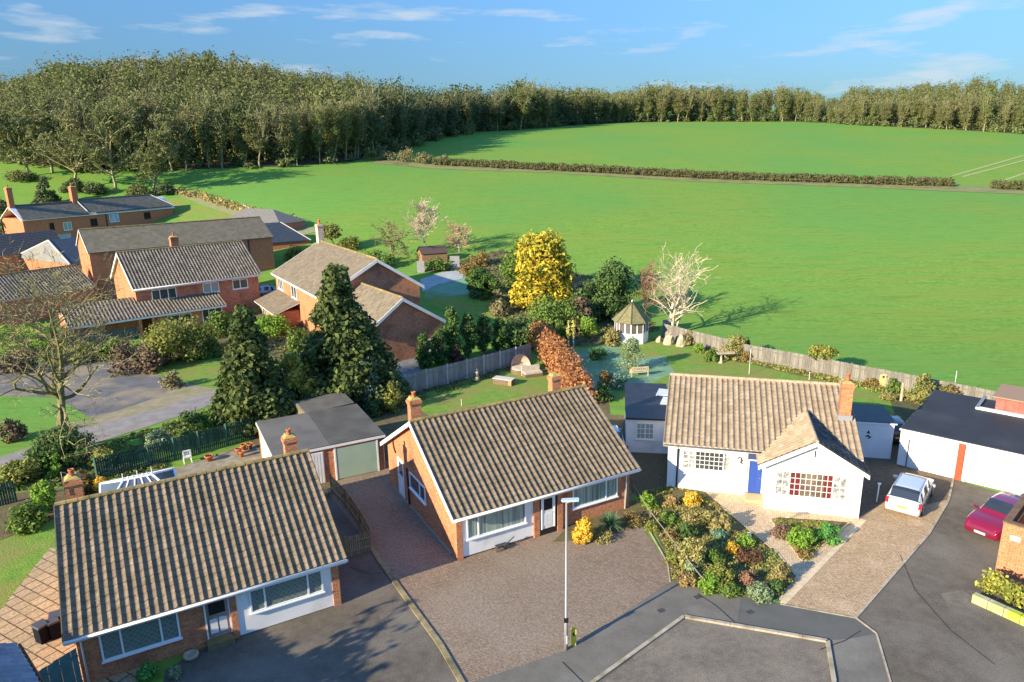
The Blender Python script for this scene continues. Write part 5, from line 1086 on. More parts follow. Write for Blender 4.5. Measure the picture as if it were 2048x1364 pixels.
# bushes of the left gardens
LS = [('shrub', 'wide olive shrub on the bank in front of the two storey house', 360, 720, 618, 170, OLIVE, 'mound', 3000, .3, TWIG),
 ('shrub', 'brown twiggy shrub left of the wide olive one on the bank', 285, 738, 668, 130, mat('brown_twigs', (1, 1, 1)), 'mound', 2200, .28, TWIGB),
 ('hedge_bush', 'bright green bush between the two detached houses', 545, 668, 612, 90, BRIGHT, 'dome', 1500, .3, None),
 ('hedge_bush', 'dark green clipped bush at the corner of the two storey house', 440, 670, 622, 75, MIDGR, 'dome', 1200, .3, None),
 ('shrub', 'tan hedge between the barn wall and the gabled house', 590, 520, 488, 60, OLIVE, 'dome', 900, .3, None),
 ('shrub', 'variegated green bush beside the green fence', 318, 905, 852, 75, GREYG, 'dome', 1000, .2, BARK),
 ('holly_tree', 'small dark holly tree behind the green fence', 392, 880, 808, 72, LAUREL, 'dome', 1300, .2, BARK),
 ('shrub', 'bright green bush right of the small holly', 420, 872, 822, 44, BRIGHT, 'dome', 500, .18, None),
 ('shrub', 'green laurel below the bushy dark conifer', 470, 862, 815, 60, MIDGR, 'dome', 900, .2, None),
 ('ivy_bush', 'dark ivy mound around the foot of the large bare tree', 135, 925, 838, 120, LAUREL, 'mound', 2600, .2, None),
 ('ivy_bush', 'dark leafy bush left of the ivy mound beside the lane', 85, 935, 885, 80, LAUREL, 'mound', 1200, .2, None),
 ('cordyline', 'spiky bright green plant behind the left chimney', 112, 955, 915, 40, BRIGHT, 'spike', 300, .3, None),
 ('shrub', 'glossy green laurel bush left of the left chimney', 92, 1022, 955, 66, BRIGHT, 'dome', 1100, .2, BARK),
 ('shrub', 'dark green bush at the end of the left lawn', 60, 1055, 1000, 90, MIDGR, 'dome', 1300, .2, None),
 ('shrub', 'golden brown bush right behind the left chimney', 170, 985, 930, 60, RUST, 'dome', 900, .2, None),
 ('shrub', 'round yellow variegated bush beside the conservatory', 205, 985, 948, 42, YELLOWB, 'ball', 700, .14, None),
 ('shrub', 'olive hedge bush below the lane at the left edge', 40, 965, 918, 95, OLIVE, 'mound', 1300, .22, None),
 ('shrub', 'low olive bush right of the ivy mound', 212, 930, 893, 78, OLIVE, 'mound', 1000, .2, None),
 ('shrub', 'yellow green bush at the left edge behind the large bare tree', 20, 690, 655, 120, BRIGHT, 'mound', 900, .3, None),
 ('shrub', 'dead brown twiggy bush on the grass left of the large bare tree', 30, 880, 828, 60, mat('brown_twigs', (1, 1, 1)), 'dome', 500, .22, TWIGB),
 ('shrub', 'bush with yellow leaves behind the twin garages', 790, 822, 762, 60, OLIVE, 'dome', 800, .2, BARK),
 ('shrub', 'dark bush beside the shed behind the twin garages', 750, 830, 795, 50, LAUREL, 'dome', 600, .2, None),
 ('shrub', 'tan shrub beside the gabled house, right of the small shed roof', 960, 530, 500, 60, RUST, 'dome', 700, .3, None),
 ('shrub', 'green shrub below the apple tree beside the gabled house', 745, 528, 496, 60, MIDGR, 'dome', 700, .3, None),
 ('shrub', 'low yellow green hedge in front of the low tiled bungalow', 75, 700, 660, 150, BRIGHT, 'mound', 1600, .28, None),
 ('shrub', 'brown shrub between the yard and the low tiled bungalow', 30, 742, 700, 110, mat('brown_twigs'), 'mound', 1200, .28, TWIGB),
 ('shrub', 'olive shrub at the back edge of the grey yard', 170, 722, 680, 90, OLIVE, 'mound', 1300, .28, TWIG),
 ('shrub', 'dark green shrub under the carport wall of the two storey house', 225, 715, 668, 80, MIDGR, 'mound', 1200, .28, None),
 ('shrub', 'thin bare shrub on the lawn edge beside the lane', 345, 775, 735, 56, mat('olive_twigs'), 'dome', 500, .2, TWIG),
 ('shrub', 'green bush on the bank above the lawn', 420, 712, 672, 70, MIDGR, 'dome', 1100, .26, None),
 ('shrub', 'rusty shrub on the bank right of the wide olive one', 470, 715, 680, 60, RUST, 'dome', 800, .24, TWIGB),
 ('shrub', 'green bush against the brick wall between the two detached houses', 600, 700, 650, 70, MIDGR, 'dome', 1000, .26, None),
 ('shrub', 'olive bush behind the apple tree at the field edge', 700, 500, 470, 70, OLIVE, 'dome', 900, .3, None),
 ('shrub', 'low green bushes left of the apple tree', 768, 535, 505, 60, MIDGR, 'mound', 800, .28, None),
 ('shrub', 'golden shrub beside the frosted patch behind the gabled house', 935, 548, 522, 44, RUST, 'dome', 600, .26, None),
 ('shrub', 'low green hedge left of the small brown shed', 875, 540, 515, 70, MIDGR, 'mound', 700, .3, None)]
for n_, lab, px, pb, pt, w, m_, kd, nn, lf, st in LS: shrub(n_, lab, px, pb, pt, w, m_, kd, nn, lf, stems=st)
# right garden: border along the fence
RS = [('shrub', 'large tan and green shrub halfway along the grey boundary fence', 1468, 715, 660, 60, leafm('tan_green_leaf', (.33, .28, .10), (.22, .24, .08), .4), 'dome', 1500, .17, TWIG),
 ('shrub', 'dark little bush at the right side of the large tan shrub', 1492, 706, 672, 30, LAUREL, 'dome', 500, .16, None),
 ('shrub', 'green bush left of the large tan shrub', 1422, 722, 692, 36, MIDGR, 'dome', 600, .16, None),
 ('shrub', 'rusty orange shrub below the large tan shrub', 1490, 722, 698, 34, RUST, 'dome', 450, .16, None),
 ('shrub', 'bright green plant left of the curved bed', 1398, 705, 682, 28, BRIGHT, 'dome', 350, .16, None),
 ('shrub', 'dry cream shrub against the fence near the pale tree', 1378, 690, 660, 40, TANL, 'dome', 600, .16, TWIG),
 ('shrub', 'small cream plant right of the large tan shrub', 1545, 728, 712, 32, TANL, 'mound', 300, .14, None),
 ('shrub', 'dark brown seed head bush against the fence', 1572, 728, 704, 18, leafm('dark_rust_leaf', (1, 1, 1)), 'dome', 240, .13, None),
 ('shrub', 'small orange shrub left of the round topped tree', 1590, 735, 708, 22, RUST, 'dome', 300, .13, None),
 ('shrub', 'spiky dark plant right of the orange shrubs', 1522, 716, 690, 16, EUCA, 'spike', 200, .2, None),
 ('shrub', 'orange brown bush right of the brick chimney', 1740, 772, 756, 44, RUST, 'mound', 450, .15, None),
 ('shrub', 'green bush below the dotted cream panel', 1786, 784, 755, 38, MIDGR, 'dome', 500, .15, None),
 ('shrub', 'large variegated shrub near the right end of the boundary fence', 1838, 806, 742, 62, leafm('variegated_leaf', (.27, .24, .08), (.12, .16, .05), .5), 'dome', 1600, .17, BARK),
 ('shrub', 'olive and red bush behind the left corner of the double garage', 1898, 806, 762, 54, leafm('red_olive_leaf', (.22, .15, .06), (.13, .15, .05), .5), 'dome', 1100, .17, BARK),
 ('shrub', 'low brown plants beside the large variegated shrub', 1775, 800, 785, 40, TANL, 'mound', 300, .14, None),
 ('shrub', 'grey green willow bush in the middle of the frosted lawn', 1262, 742, 680, 62, GREYG, 'column', 1500, .16, TWIG),
 ('shrub', 'grey leafed shrub left of the wooden bench', 1232, 775, 742, 60, EUCA, 'mound', 900, .18, None),
 ('shrub', 'red and yellow shrub behind the side garage', 1210, 775, 735, 36, RUST, 'dome', 500, .17, None),
 ('shrub', 'dark green bush behind the parked silver car', 1205, 800, 765, 50, LAUREL, 'dome', 600, .2, None),
 ('grass_mound', 'round dark green clipped mound on the frosted lawn', 1195, 718, 692, 44, THUJA, 'mound', 900, .16, None)]
for n_, lab, px, pb, pt, w, m_, kd, nn, lf, st in RS: shrub(n_, lab, px, pb, pt, w, m_, kd, nn, lf, stems=st)
P_, H_, w_ = place(1640, 748, 686, 66)
t = thing('round_topped_tree', 'small round topped tree standing at the grey boundary fence', 'tree', P_)
V = foliage('ball', H_*.68, w_, 2400, .17, 40); V[:, :, 2] += H_*.34; quads('crown', V, leafm('orange_green_leaf', (.24, .22, .05), (.12, .17, .03), .45), t)
quads('trunk', tubes([[0, 0, -.2, .1, 0, H_*.3, .12, .09], [.1, 0, H_*.3, -.5, .2, H_*.6, .07, .04], [.1, 0, H_*.3, .6, -.1, H_*.6, .07, .04], [.1, 0, H_*.3, .1, .3, H_*.65, .06, .03]], 6), BARK, t)
# front garden of the white bungalow
FG = [('shrub', 'yellow green shrub at the top of the rail in the white bungalow garden', 1297, 1012, 972, 44, BRIGHT, 'dome', 420, .13, None),
 ('shrub', 'orange twiggy shrub under the black downpipe', 1343, 1012, 980, 38, leafm('orange_leaf', (.34, .23, .10), (.26, .21, .08), .4), 'dome', 420, .12, TWIG),
 ('shrub', 'bright yellow shrub against the white bungalow wall', 1385, 1010, 976, 50, YELLOWB, 'dome', 650, .13, None),
 ('shrub', 'mid green shrub below the orange twiggy one', 1338, 1045, 1012, 48, MIDGR, 'dome', 600, .13, None),
 ('shrub', 'tan brown heather below the bright yellow shrub', 1392, 1042, 1015, 80, TANL, 'mound', 900, .12, None),
 ('shrub', 'dark leafed shrub in the middle left of the front garden', 1373, 1075, 1035, 46, LAUREL, 'dome', 500, .13, None),
 ('grass_clump', 'tall pale grasses beside the tan path corner', 1436, 1065, 1015, 62, TANL, 'spike', 650, .16, None),
 ('shrub', 'rusty shrub left of the dark leafed shrub', 1345, 1078, 1052, 36, RUST, 'dome', 300, .12, None),
 ('shrub', 'teal green flat juniper in the front garden', 1437, 1072, 1056, 46, EUCA, 'mound', 500, .12, None),
 ('shrub', 'bright yellow green shrub beside the small statue', 1490, 1092, 1048, 42, BRIGHT, 'dome', 560, .12, None),
 ('shrub', 'yellow orange plant left of the small statue', 1464, 1105, 1075, 34, YELLOWB, 'dome', 300, .11, None),
 ('shrub', 'large tan and green grass tussock in the centre of the front garden', 1385, 1125, 1062, 72, leafm('tan_green_leaf', (1, 1, 1)), 'dome', 1300, .14, TWIG),
 ('shrub', 'green shrub right of the large tussock', 1430, 1128, 1090, 48, MIDGR, 'dome', 600, .12, None),
 ('shrub', 'grey twiggy plant at the foot of the large tussock', 1385, 1140, 1112, 42, GREYG, 'dome', 320, .12, TWIGB),
 ('shrub', 'dark brown shrub above the small round grass patch', 1500, 1120, 1100, 60, leafm('dark_rust_leaf', (1, 1, 1)), 'mound', 400, .12, None),
 ('shrub', 'olive brown domed shrub at the right corner of the front garden', 1560, 1165, 1112, 52, leafm('domed_brown_leaf', (.24, .19, .08), (.17, .17, .06), .4), 'dome', 1000, .12, TWIG),
 ('shrub', 'red brown bare twiggy shrub near the pavement', 1497, 1170, 1125, 42, mat('red_brown_twigs', (1, 1, 1)), 'dome', 500, .11, TWIGB),
 ('shrub', 'yellow green shrub in the lower middle of the front garden', 1440, 1165, 1118, 66, OLIVE, 'dome', 900, .13, None),
 ('shrub', 'bright green euphorbia at the lower left of the front garden', 1418, 1178, 1140, 60, BRIGHT, 'dome', 700, .13, None),
 ('shrub', 'dark green shrub at the pavement edge', 1462, 1188, 1160, 50, MIDGR, 'dome', 500, .12, None),
 ('shrub', 'green spreading shrub at the pavement right of the twiggy one', 1520, 1194, 1165, 62, GREYG, 'mound', 600, .12, None),
 ('shrub', 'dark green leafy shrub at the bottom right tip of the front garden', 1552, 1182, 1150, 40, LAUREL, 'dome', 500, .12, None),
 ('shrub', 'dry orange ground shrub outside the lower end of the rail', 1375, 1168, 1138, 46, leafm('orange_leaf', (1, 1, 1)), 'mound', 420, .12, None),
 ('shrub', 'yellow green trailing plant outside the middle of the rail', 1345, 1128, 1090, 32, OLIVE, 'mound', 360, .12, None),
 ('shrub', 'small yellow green plant outside the upper end of the rail', 1305, 1062, 1030, 34, OLIVE, 'mound', 360, .12, None),
 ('shrub', 'purple brown shrub at the top of the triangular bed', 1565, 1072, 1038, 48, leafm('purple_leaf', (.20, .12, .09), (.13, .12, .06), .4), 'dome', 620, .12, None),
 ('shrub', 'bright green strappy plants filling the left of the triangular bed', 1600, 1092, 1052, 62, BRIGHT, 'mound', 900, .13, None),
 ('shrub', 'rich green leafy plant at the right of the triangular bed', 1655, 1085, 1042, 58, leafm('rich_green_leaf', (.07, .20, .05), (.12, .28, .06), .4), 'mound', 900, .13, None),
 ('shrub', 'rusty low plants at the pointed end of the triangular bed', 1607, 1112, 1096, 44, RUST, 'mound', 300, .1, None),
 ('shrub', 'bright yellow spiky shrub beside the lamp post', 1165, 1082, 1030, 56, YELLOWB, 'dome', 900, .16, None),
 ('leaf_litter_plants', 'rusty low ground plants right of the spiky yucca', 1272, 1045, 1030, 66, RUST, 'mound', 500, .1, None),
 ('leaf_litter_plants', 'tan dry plants between the yellow shrub and the yucca', 1205, 1080, 1066, 60, TANL, 'mound', 300, .1, None),
 ('shrub', 'green plants in the border below the left leaded window', 295, 1360, 1325, 46, leafm('rich_green_leaf', (1, 1, 1)), 'mound', 500, .12, None),
 ('shrub', 'pale edged green plant right of the border plants', 350, 1355, 1332, 34, GREYG, 'mound', 300, .11, None)]
rf_ = np.random.RandomState(77)
for n_, lab, px, pb, pt, w, m_, kd, nn, lf, st in FG: shrub(n_, lab, px, pb, pb+(pt-pb)*(.78 if 1275 < px < 1600 else 1), w*(1.08 if px > 1275 else 1), m_, kd, int(nn*1.3), lf, stems=st)
# low ground cover between the shrubs of the front garden (nobody could count it)
def cover(name, polys, m, n, leaf, h=.12):
    rng = RNG(); Vs = []
    for poly in polys:
        P = [G(*p) for p in poly]; xs = [p.x for p in P]; ys = [p.y for p in P]; k = 0; C = []
        while len(C) < n and k < n*20:
            k += 1; x, y = rng.uniform(min(xs), max(xs)), rng.uniform(min(ys), max(ys)); c = False
            for i in range(len(P)):
                a, b = P[i], P[i-1]
                if (a.y > y) != (b.y > y) and x < (b.x-a.x)*(y-a.y)/(b.y-a.y)+a.x: c = not c
            if c and math.sin(x*1.7+y)*math.cos(y*1.3-x*.6) > -.55: C.append([x, y, float(T(x, y))+.06])
        Vs.append(leafcloud(rng, C, np.full(len(C), h), len(C)*8, leaf*.7, .7))
    return quads(name, np.concatenate(Vs), m, kind='stuff')
GARD = [(1280, 990), (1345, 968), (1405, 990), (1436, 1012), (1490, 1058), (1550, 1110), (1586, 1152), (1556, 1192), (1480, 1190), (1390, 1168), (1345, 1160), (1342, 1125)]
cover('ground_cover', [GARD, [(1548, 1042), (1695, 1048), (1607, 1120)]], leafm('cover_green_leaf', (.17, .20, .05), (.26, .23, .07), .5), 1500, .12)
cover('ground_cover', [GARD], leafm('cover_tan_leaf', (.30, .25, .11), (.22, .19, .07), .5), 500, .11)
cover('ground_cover', [[(1300, 682), (1440, 697), (1640, 739), (1800, 777), (1960, 812), (1900, 826), (1780, 792), (1600, 750), (1500, 726), (1420, 713), (1380, 690)]], leafm('cover_green_leaf', (1, 1, 1)), 1900, .17, .26)
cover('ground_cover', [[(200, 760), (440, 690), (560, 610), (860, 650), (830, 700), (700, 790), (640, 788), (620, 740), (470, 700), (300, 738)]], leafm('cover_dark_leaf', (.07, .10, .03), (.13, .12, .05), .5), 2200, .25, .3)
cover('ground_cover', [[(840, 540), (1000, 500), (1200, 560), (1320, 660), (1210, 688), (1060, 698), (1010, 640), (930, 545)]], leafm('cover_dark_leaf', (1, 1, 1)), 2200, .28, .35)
cover('ground_cover', [[(-80, 1005), (40, 982), (210, 962), (330, 935), (330, 925), (170, 905), (0, 950), (-80, 975)]], leafm('cover_dark_leaf', (1, 1, 1)), 1500, .17, .22)
cover('ground_cover', [[(170, 900), (300, 858), (445, 810), (520, 830), (500, 860), (300, 900), (200, 935)]], leafm('verge_leaf', (.14, .19, .04), (.20, .19, .06), .5), 1200, .17, .18)
cover('ground_cover', [[(750, 800), (810, 788), (1060, 722), (1062, 730), (830, 805), (780, 830)]], leafm('cover_dark_leaf', (1, 1, 1)), 500, .14, .2)
# yucca
P_, H_, w_ = place(1220, 1062, 1012, 62); rng = RNG(); Vs = []
for i in range(90):
    a = rng.uniform(0, 6.28); e = rng.uniform(.1, 1.35); L = w_*.55*rng.uniform(.7, 1.1); d = np.array([math.cos(a)*math.cos(e), math.sin(a)*math.cos(e), math.sin(e)]); s = np.array([-math.sin(a), math.cos(a), 0])*.035
    b = np.array([0, 0, .35]); m1 = b+d*L*.6; tp = b+d*L+np.array([0, 0, -.12*math.cos(e)])
    Vs.append(np.stack([b-s*.6, b+s*.6, m1+s, m1-s])); Vs.append(np.stack([m1-s, m1+s, tp+s*.1, tp-s*.1]))
tag(quads('yucca', np.array(Vs), leafm('yucca_leaf', (.06, .14, .06), (.16, .24, .12), .4)), 'spiky dark green yucca under the right window of the middle bungalow', 'yucca', None, P_)
# box hedge on the mossy wall, lower right
A_ = G(1945, 1205); B_ = G(2140, 1300); hedge_line('box_hedge', 'yellow green clipped hedge along the low mossy wall, lower right corner', [(1968, 1182), (2060, 1215), (2200, 1265)], 1.0, 1.0, leafm('box_leaf', (.28, .27, .05), (.17, .19, .04), .5), 260, .12, hv=.05, clump=.25)
# bare garden tree off to the lower left, outside the frame; its shadow reaches the drive
def off_tree(x, y, H, w, seed, lab):
    t = thing('street_tree', lab, 'tree', (x, y, 0)); rng = np.random.RandomState(seed); out = branches(rng, H, .5, 4, .2, (3, 5), first=.25, rmin=.03); a = np.array([s for l in out for s in l]); f = w/seg_w(out); a[:, [0, 1, 3, 4]] *= f; a[a[:, 2] <= 0, 2] = -.2
    quads('trunk', tubes(a, 5), BARK, t); C = a[a[:, 5] > H*.3][:, 3:6]; quads('crown', leafcloud(rng, C, np.full(len(C), .45), 2600, .3), LAUREL, t)
# ---------------------------------------------------------------- fences and walls
def board_fence(name, label, pts, h, m, board=.15, post=1.8, w3=None, cat='fence', step=True, cap=False, postm=None, slats=False, gap=.0):
    P = [G(*p) if len(p) == 2 else Vector(p) for p in pts]; O = P[0]; t = thing(name, label, cat, O); rng = RNG()
    k = 0
    for a, b in zip(P, P[1:]):
        L = (b-a).length; n = max(1, round(L/post)); d = (b-a).normalized(); nn = Vector((-d.y, d.x, 0))
        for i in range(n):
            p, q = a.lerp(b, i/n), a.lerp(b, (i+1)/n); z = min(float(T(p.x, p.y)), float(T(q.x, q.y)))-O.z; mb = MB(); Lp = (q-p).length; nb = max(1, int(Lp/board)); p0 = p-O
            for j in range(nb):
                s = p0+d*(Lp*j/nb+.01+gap/2); e = p0+d*(Lp*(j+1)/nb-gap/2); off = .008*(j % 2); hh = h+rng.uniform(-.02, .02)*(1 if not slats else 0)
                mb.ext([(s.x+nn.x*off, s.y+nn.y*off, z-.1), (e.x+nn.x*off, e.y+nn.y*off, z-.1), (e.x+nn.x*off, e.y+nn.y*off, z+hh), (s.x+nn.x*off, s.y+nn.y*off, z+hh)], nn*.02)
            for zz in (.3, h-.35):
                s, e = p0+nn*-.05, p0+d*Lp+nn*-.05; mb.ext([(s.x, s.y, z+zz), (e.x, e.y, z+zz), (e.x, e.y, z+zz+.08), (s.x, s.y, z+zz+.08)], nn*.045)
            mb.build('panel', m, t)
            mb = MB(); c = p0; r = .055
            mb.box((c.x-r, c.y-r, z-.2), (c.x+r, c.y+r, z+h+.08)); mb.build('post', postm or m, t)
    return t
board_fence('boundary_fence', 'long weathered grey board fence between the right garden and the field', [(1326, 675), (1420, 700), (1500, 722), (1620, 745), (1700, 762), (1800, 782), (1900, 803), (1990, 822)], 1.55, mat('pale_grey_boards', (.22, .205, .175), (.155, .14, .12), 3, .9, island=.25, stretch=(4, 4, .4)))
board_fence('garden_fence', 'weathered grey panel fence behind the middle bungalow lawn', [(812, 790), (935, 757), (1062, 722)], 1.75, mat('mid_grey_boards', (.33, .31, .28), (.22, .21, .19), 3, .9, island=.2, stretch=(4, 4, .4)), post=1.9, postm=mat('pale_post', (.5, .48, .44)))
board_fence('picket_fence', 'dark green painted fence behind the foreground bungalow', [(196, 962), (300, 934), (400, 906), (508, 876)], 1.55, mat('green_pickets', (.022, .085, .06), (.014, .055, .042), 3, .7, island=.35), .13, 2.1, gap=.02, postm=mat('green_post', (.05, .13, .10)))
board_fence('picket_fence', 'short piece of dark green fence at the left edge behind the lawn bushes', [(-40, 1022), (36, 1004)], 1.4, mat('green_pickets', (1, 1, 1)), .13, 2.1, gap=.02)
SLATW = mat('drive_slats', (.30, .25, .14), (.19, .16, .09), 3, .9, island=.25)
board_fence('slatted_fence', 'weathered slatted fence along the drive between the two brick bungalows', [(664, 985), (692, 1015), (722, 1058), (742, 1096)], 1.15, SLATW, .11, 1.9, gap=.035, slats=True)
board_fence('slatted_gate', 'weathered slatted gate closing the passage beside the foreground bungalow', [(692, 1116), (743, 1102)], 1.15, SLATW, .11, 1.9, gap=.035, slats=True, cat='gate')
a, b = G(68, 1348, 1.8), G(152, 1297, 1.8); d = (b-a).normalized(); a2 = a-d*1.5
board_fence('side_fence', 'pale teal fence panel at the left front corner of the foreground bungalow', [(a2.x, a2.y, 0), (b.x, b.y, 0)], 1.8, TEAL, .2, 1.6)
# low rail in the front garden
rp = [G(1266, 985), G(1300, 1040), G(1350, 1106), G(1404, 1176)]; t = thing('garden_rail', 'low weathered rail running down the edge of the front garden', 'rail', rp[0])
for a, b in zip(rp, rp[1:]):
    a_, b_ = a-rp[0], b-rp[0]; MB().tube([(a_.x, a_.y, .52), (b_.x, b_.y, .52)], (.026), 6).build('rail', mat('grey_rail', (.25, .22, .17)), t)
for a in rp: MB().box((a.x-rp[0].x-.04, a.y-rp[0].y-.04, -.1), (a.x-rp[0].x+.04, a.y-rp[0].y+.04, .6)).build('post', BROWNW, t)
# brick walled structure at the right edge
A_ = G(1990, 1142); B_ = G(2048, 1162); d = (B_-A_); rz = math.atan2(d.y, d.x)
t = thing('brick_outhouse', 'orange brick wall of an open topped outhouse cut by the right edge', 'outhouse', A_, rz); h_ = HT(A_, 1998, 1045)
mb = MB(); mb.box((0, 0, -.1), (5, .22, h_)); mb.box((0, .221, -.1), (.22, 4.6, h_)); mb.box((.221, 4.4, -.1), (5, 4.6, h_)); mb.build('wall', BRICK, t)
mb = MB(); mb.box((-.04, -.04, h_), (5, .27, h_+.08)); mb.box((-.04, .271, h_), (.27, 4.64, h_+.08)); mb.box((.271, 4.37, h_), (5, 4.64, h_+.08)); mb.build('coping', mat('brown_coping', (.20, .12, .07), (.12, .08, .05), 3), t)
mb = MB(); [mb.box((.3+i*.75, .25, h_-.35), (.42+i*.75, 4.4, h_-.2)) for i in range(6)]; mb.build('joist', mat('dark_timber', (.10, .07, .045), (.06, .045, .03), 3), t)
MB().box((.35, -.02, h_-.75), (.75, -.001, h_-.52)).build('house_sign', WHITE, t)
A_ = G(1942, 1205); B_ = G(2080, 1268); d = B_-A_; rz = math.atan2(d.y, d.x)
t = MB(); Lw = d.length+3; n_ = 9
for i in range(n_): t.ext([(i*Lw/n_+.01, 0, -.1), ((i+1)*Lw/n_-.01, 0, -.1), ((i+1)*Lw/n_-.01, .0, .42), (i*Lw/n_+.01, .0, .42)], (0, .3, 0))
tag(t.build('garden_wall', mat('mossy_wall', (.42, .40, .24), (.30, .30, .14), 2, .95, c3=(.33, .42, .04), s3=.5, k3=(.45, .55), bump=.4)), 'low cream garden wall with bright green moss, lower right corner', 'wall', None, A_, rz)
# ---------------------------------------------------------------- street furniture
P0 = G(1132, 1300); hL = HT(P0, 1134, 1003)
t = thing('street_lamp', 'tall grey steel lamp post with a flat lantern on the paved corner', 'street lamp', P0)
MB().tube([(0, 0, -.1), (0, 0, 1.5), (0, 0, 1.52), (0, 0, hL)], [.075, .075, .05, .04], 12).build('pole', METAL, t, True)
MB().tube([(0, 0, hL-.06), (.12, -.02, hL+.0), (.2, -.03, hL+.02)], .035, 8).build('bracket', METAL, t)
MB().ext([(-.16, -.10, hL+.02), (.46, -.11, hL+.04), (.50, 0, hL+.04), (.46, .11, hL+.04), (-.16, .10, hL+.02), (-.2, 0, hL+.02)], (0, 0, .07)).build('lantern', mat('pale_lantern', (.42, .50, .56), rough=.25), t)
MB().box((-.09, -.09, 1.35), (.09, -.02, 1.55)).build('collar', BLACK, t); MB().box((-.012, -.1, .35), (.05, -.08, .75)).build('access_door', mat('grey_steel', (.4, .41, .42)), t)
P1_ = G(1147, 1291)
t = thing('hydrant_marker', 'short yellow marker post beside the lamp post', 'marker post', P1_)
mb = MB(); mb.ext([(-.09, -.05, -.05), (.09, -.05, -.05), (.11, -.05, .55), (.11, -.05, .78), (.04, -.05, .86), (-.04, -.05, .86), (-.11, -.05, .78), (-.11, -.05, .55)], (0, .1, 0)); mb.build('post', mat('yellow_paint', (.62, .50, .06), (.5, .42, .08), 4), t)
MB().box((-.04, -.056, .5), (.04, -.0505, .66)).build('plate', mat('dark_plate', (.06, .06, .03)), t)
P2_ = G(1753, 1004)
t = thing('drive_post', 'thin white folding post standing in the drive beside the silver car', 'post', P2_); MB().tube([(0, 0, 0), (0.03, 0, 1.1)], .035, 8).build('post', WHITE, t); MB().box((-.05, -.05, 1.1), (.11, .05, 1.2)).build('cap', WHITE, t)
# gazebo
Pg = G(1262, 681); wg_ = MW(Pg, 74)/2; hg = HT(Pg, 1262, 604)
t = thing('gazebo', 'white octagonal summerhouse with a pointed mossy roof by the field', 'gazebo', Pg, R(12)); n = 8; zr = hg*.56
def octp(r, z, i): a = math.pi/8+i*math.pi/4; return Vector((r*math.cos(a), r*math.sin(a), z))
r_ = wg_*.9
for i in range(n):
    a, b = octp(r_, 0, i), octp(r_, 0, i+1); mb = MB(); X_ = (b-a); L = X_.length; X_.normalize(); N_ = Vector(((a+b)/2).xy.to_3d()).normalized(); F = frameF(a, X_, N_)
    mb.box((0, -.06, -.3), (L, 0, zr*.48), F); mb.box((0, -.06, zr-.14), (L, 0, zr), F)
    for q in (0, .5, 1): mb.box((max(0, q*L-.06), -.06, zr*.48), (min(L, q*L+.06), -.001, zr-.14), F)
    mb.build('wall_panel', WHITE, t); MB().box((.06, -.05, zr*.48), (L-.06, -.03, zr-.14), F).build('window', mat('smoky_glass', (.13, .11, .11), rough=.1, spec=.8), t)
top = (0, 0, hg); mb = MB(); R2 = wg_*1.06
for i in range(n):
    a, b = octp(R2, zr-.08, i), octp(R2, zr-.08, i+1); mb.add([tuple(a), tuple(b), top], [(0, 1, 2)])
mb.build('roof', mat('mossy_shingle', (.22, .20, .10), (.14, .13, .06), 4, .95, bump=.5), t)
for i in range(n): MB().tube([octp(R2, zr-.05, i), (0, 0, hg+.02)], .04, 5).build('roof_hip', mat('dark_hip', (.08, .075, .05)), t)
MB().lathe([(.05, 0), (.09, .1), (.03, .2), (.01, .3)], 8, (0, 0, hg)).build('finial', WHITE, t)
# small brown shed and pale panel near the field
a, b = G(845, 530), G(895, 524); s = thing('garden_shed', 'small brown timber shed with a pitched roof at the field edge', 'shed', a, math.atan2(b.y-a.y, b.x-a.x)); w = (b-a).length
gable_walls(s, w, 3, 1.7, 1.7, 2.5, 1.5, mat('brown_shed_wood', (.30, .17, .09), (.22, .13, .07), 3), base=-.5); MB().ext([(-.15, -.15, 1.65), (-.15, 1.5, 2.6), (-.15, 3.15, 1.65), (-.15, 3.15, 1.58), (-.15, 1.5, 2.5), (-.15, -.15, 1.58)], (w+.3, 0, 0)).build('roof', mat('dark_shed_felt', (.08, .055, .05)), s)
def slabstone(label, px, pb, pt, w):
    P, H, ww = place(px, pb, pt, w); o = MB().box((-ww/2, 0, -.2), (ww/2, .12, H)); tag(o.build('timber_screen', mat('grey_screen', (.27, .28, .29), (.2, .21, .22), 3)), label, 'screen', None, P)
slabstone('pale grey upright screen right of the small brown shed', 910, 538, 512, 19); slabstone('dark grey upright screen left of the small brown shed', 842, 545, 522, 15)
slabstone('grey upright panel behind the trunks of the pale bare tree', 1333, 668, 640, 16)
# two yellow tipped posts
for px, lab in ((1137, 'left of the two posts with drooping yellow foliage'), (1147, 'right of the two posts with drooping yellow foliage')):
    P, H, ww = place(px, 704, 640, 12); t = thing('planted_post', lab, 'post', P, 0, 'posts with yellow foliage'); MB().tube([(0, 0, -.1), (0, 0, H*.9)], .07, 6).build('post', mat('grey_post', (.4, .38, .35)), t)
    V = foliage('column', H*.55, ww*1.1, 300, .16, 14); V[:, :, 2] += H*.45; quads('foliage', V, leafm('yellow_frond', (.55, .45, .10), (.35, .38, .08), .35), t)
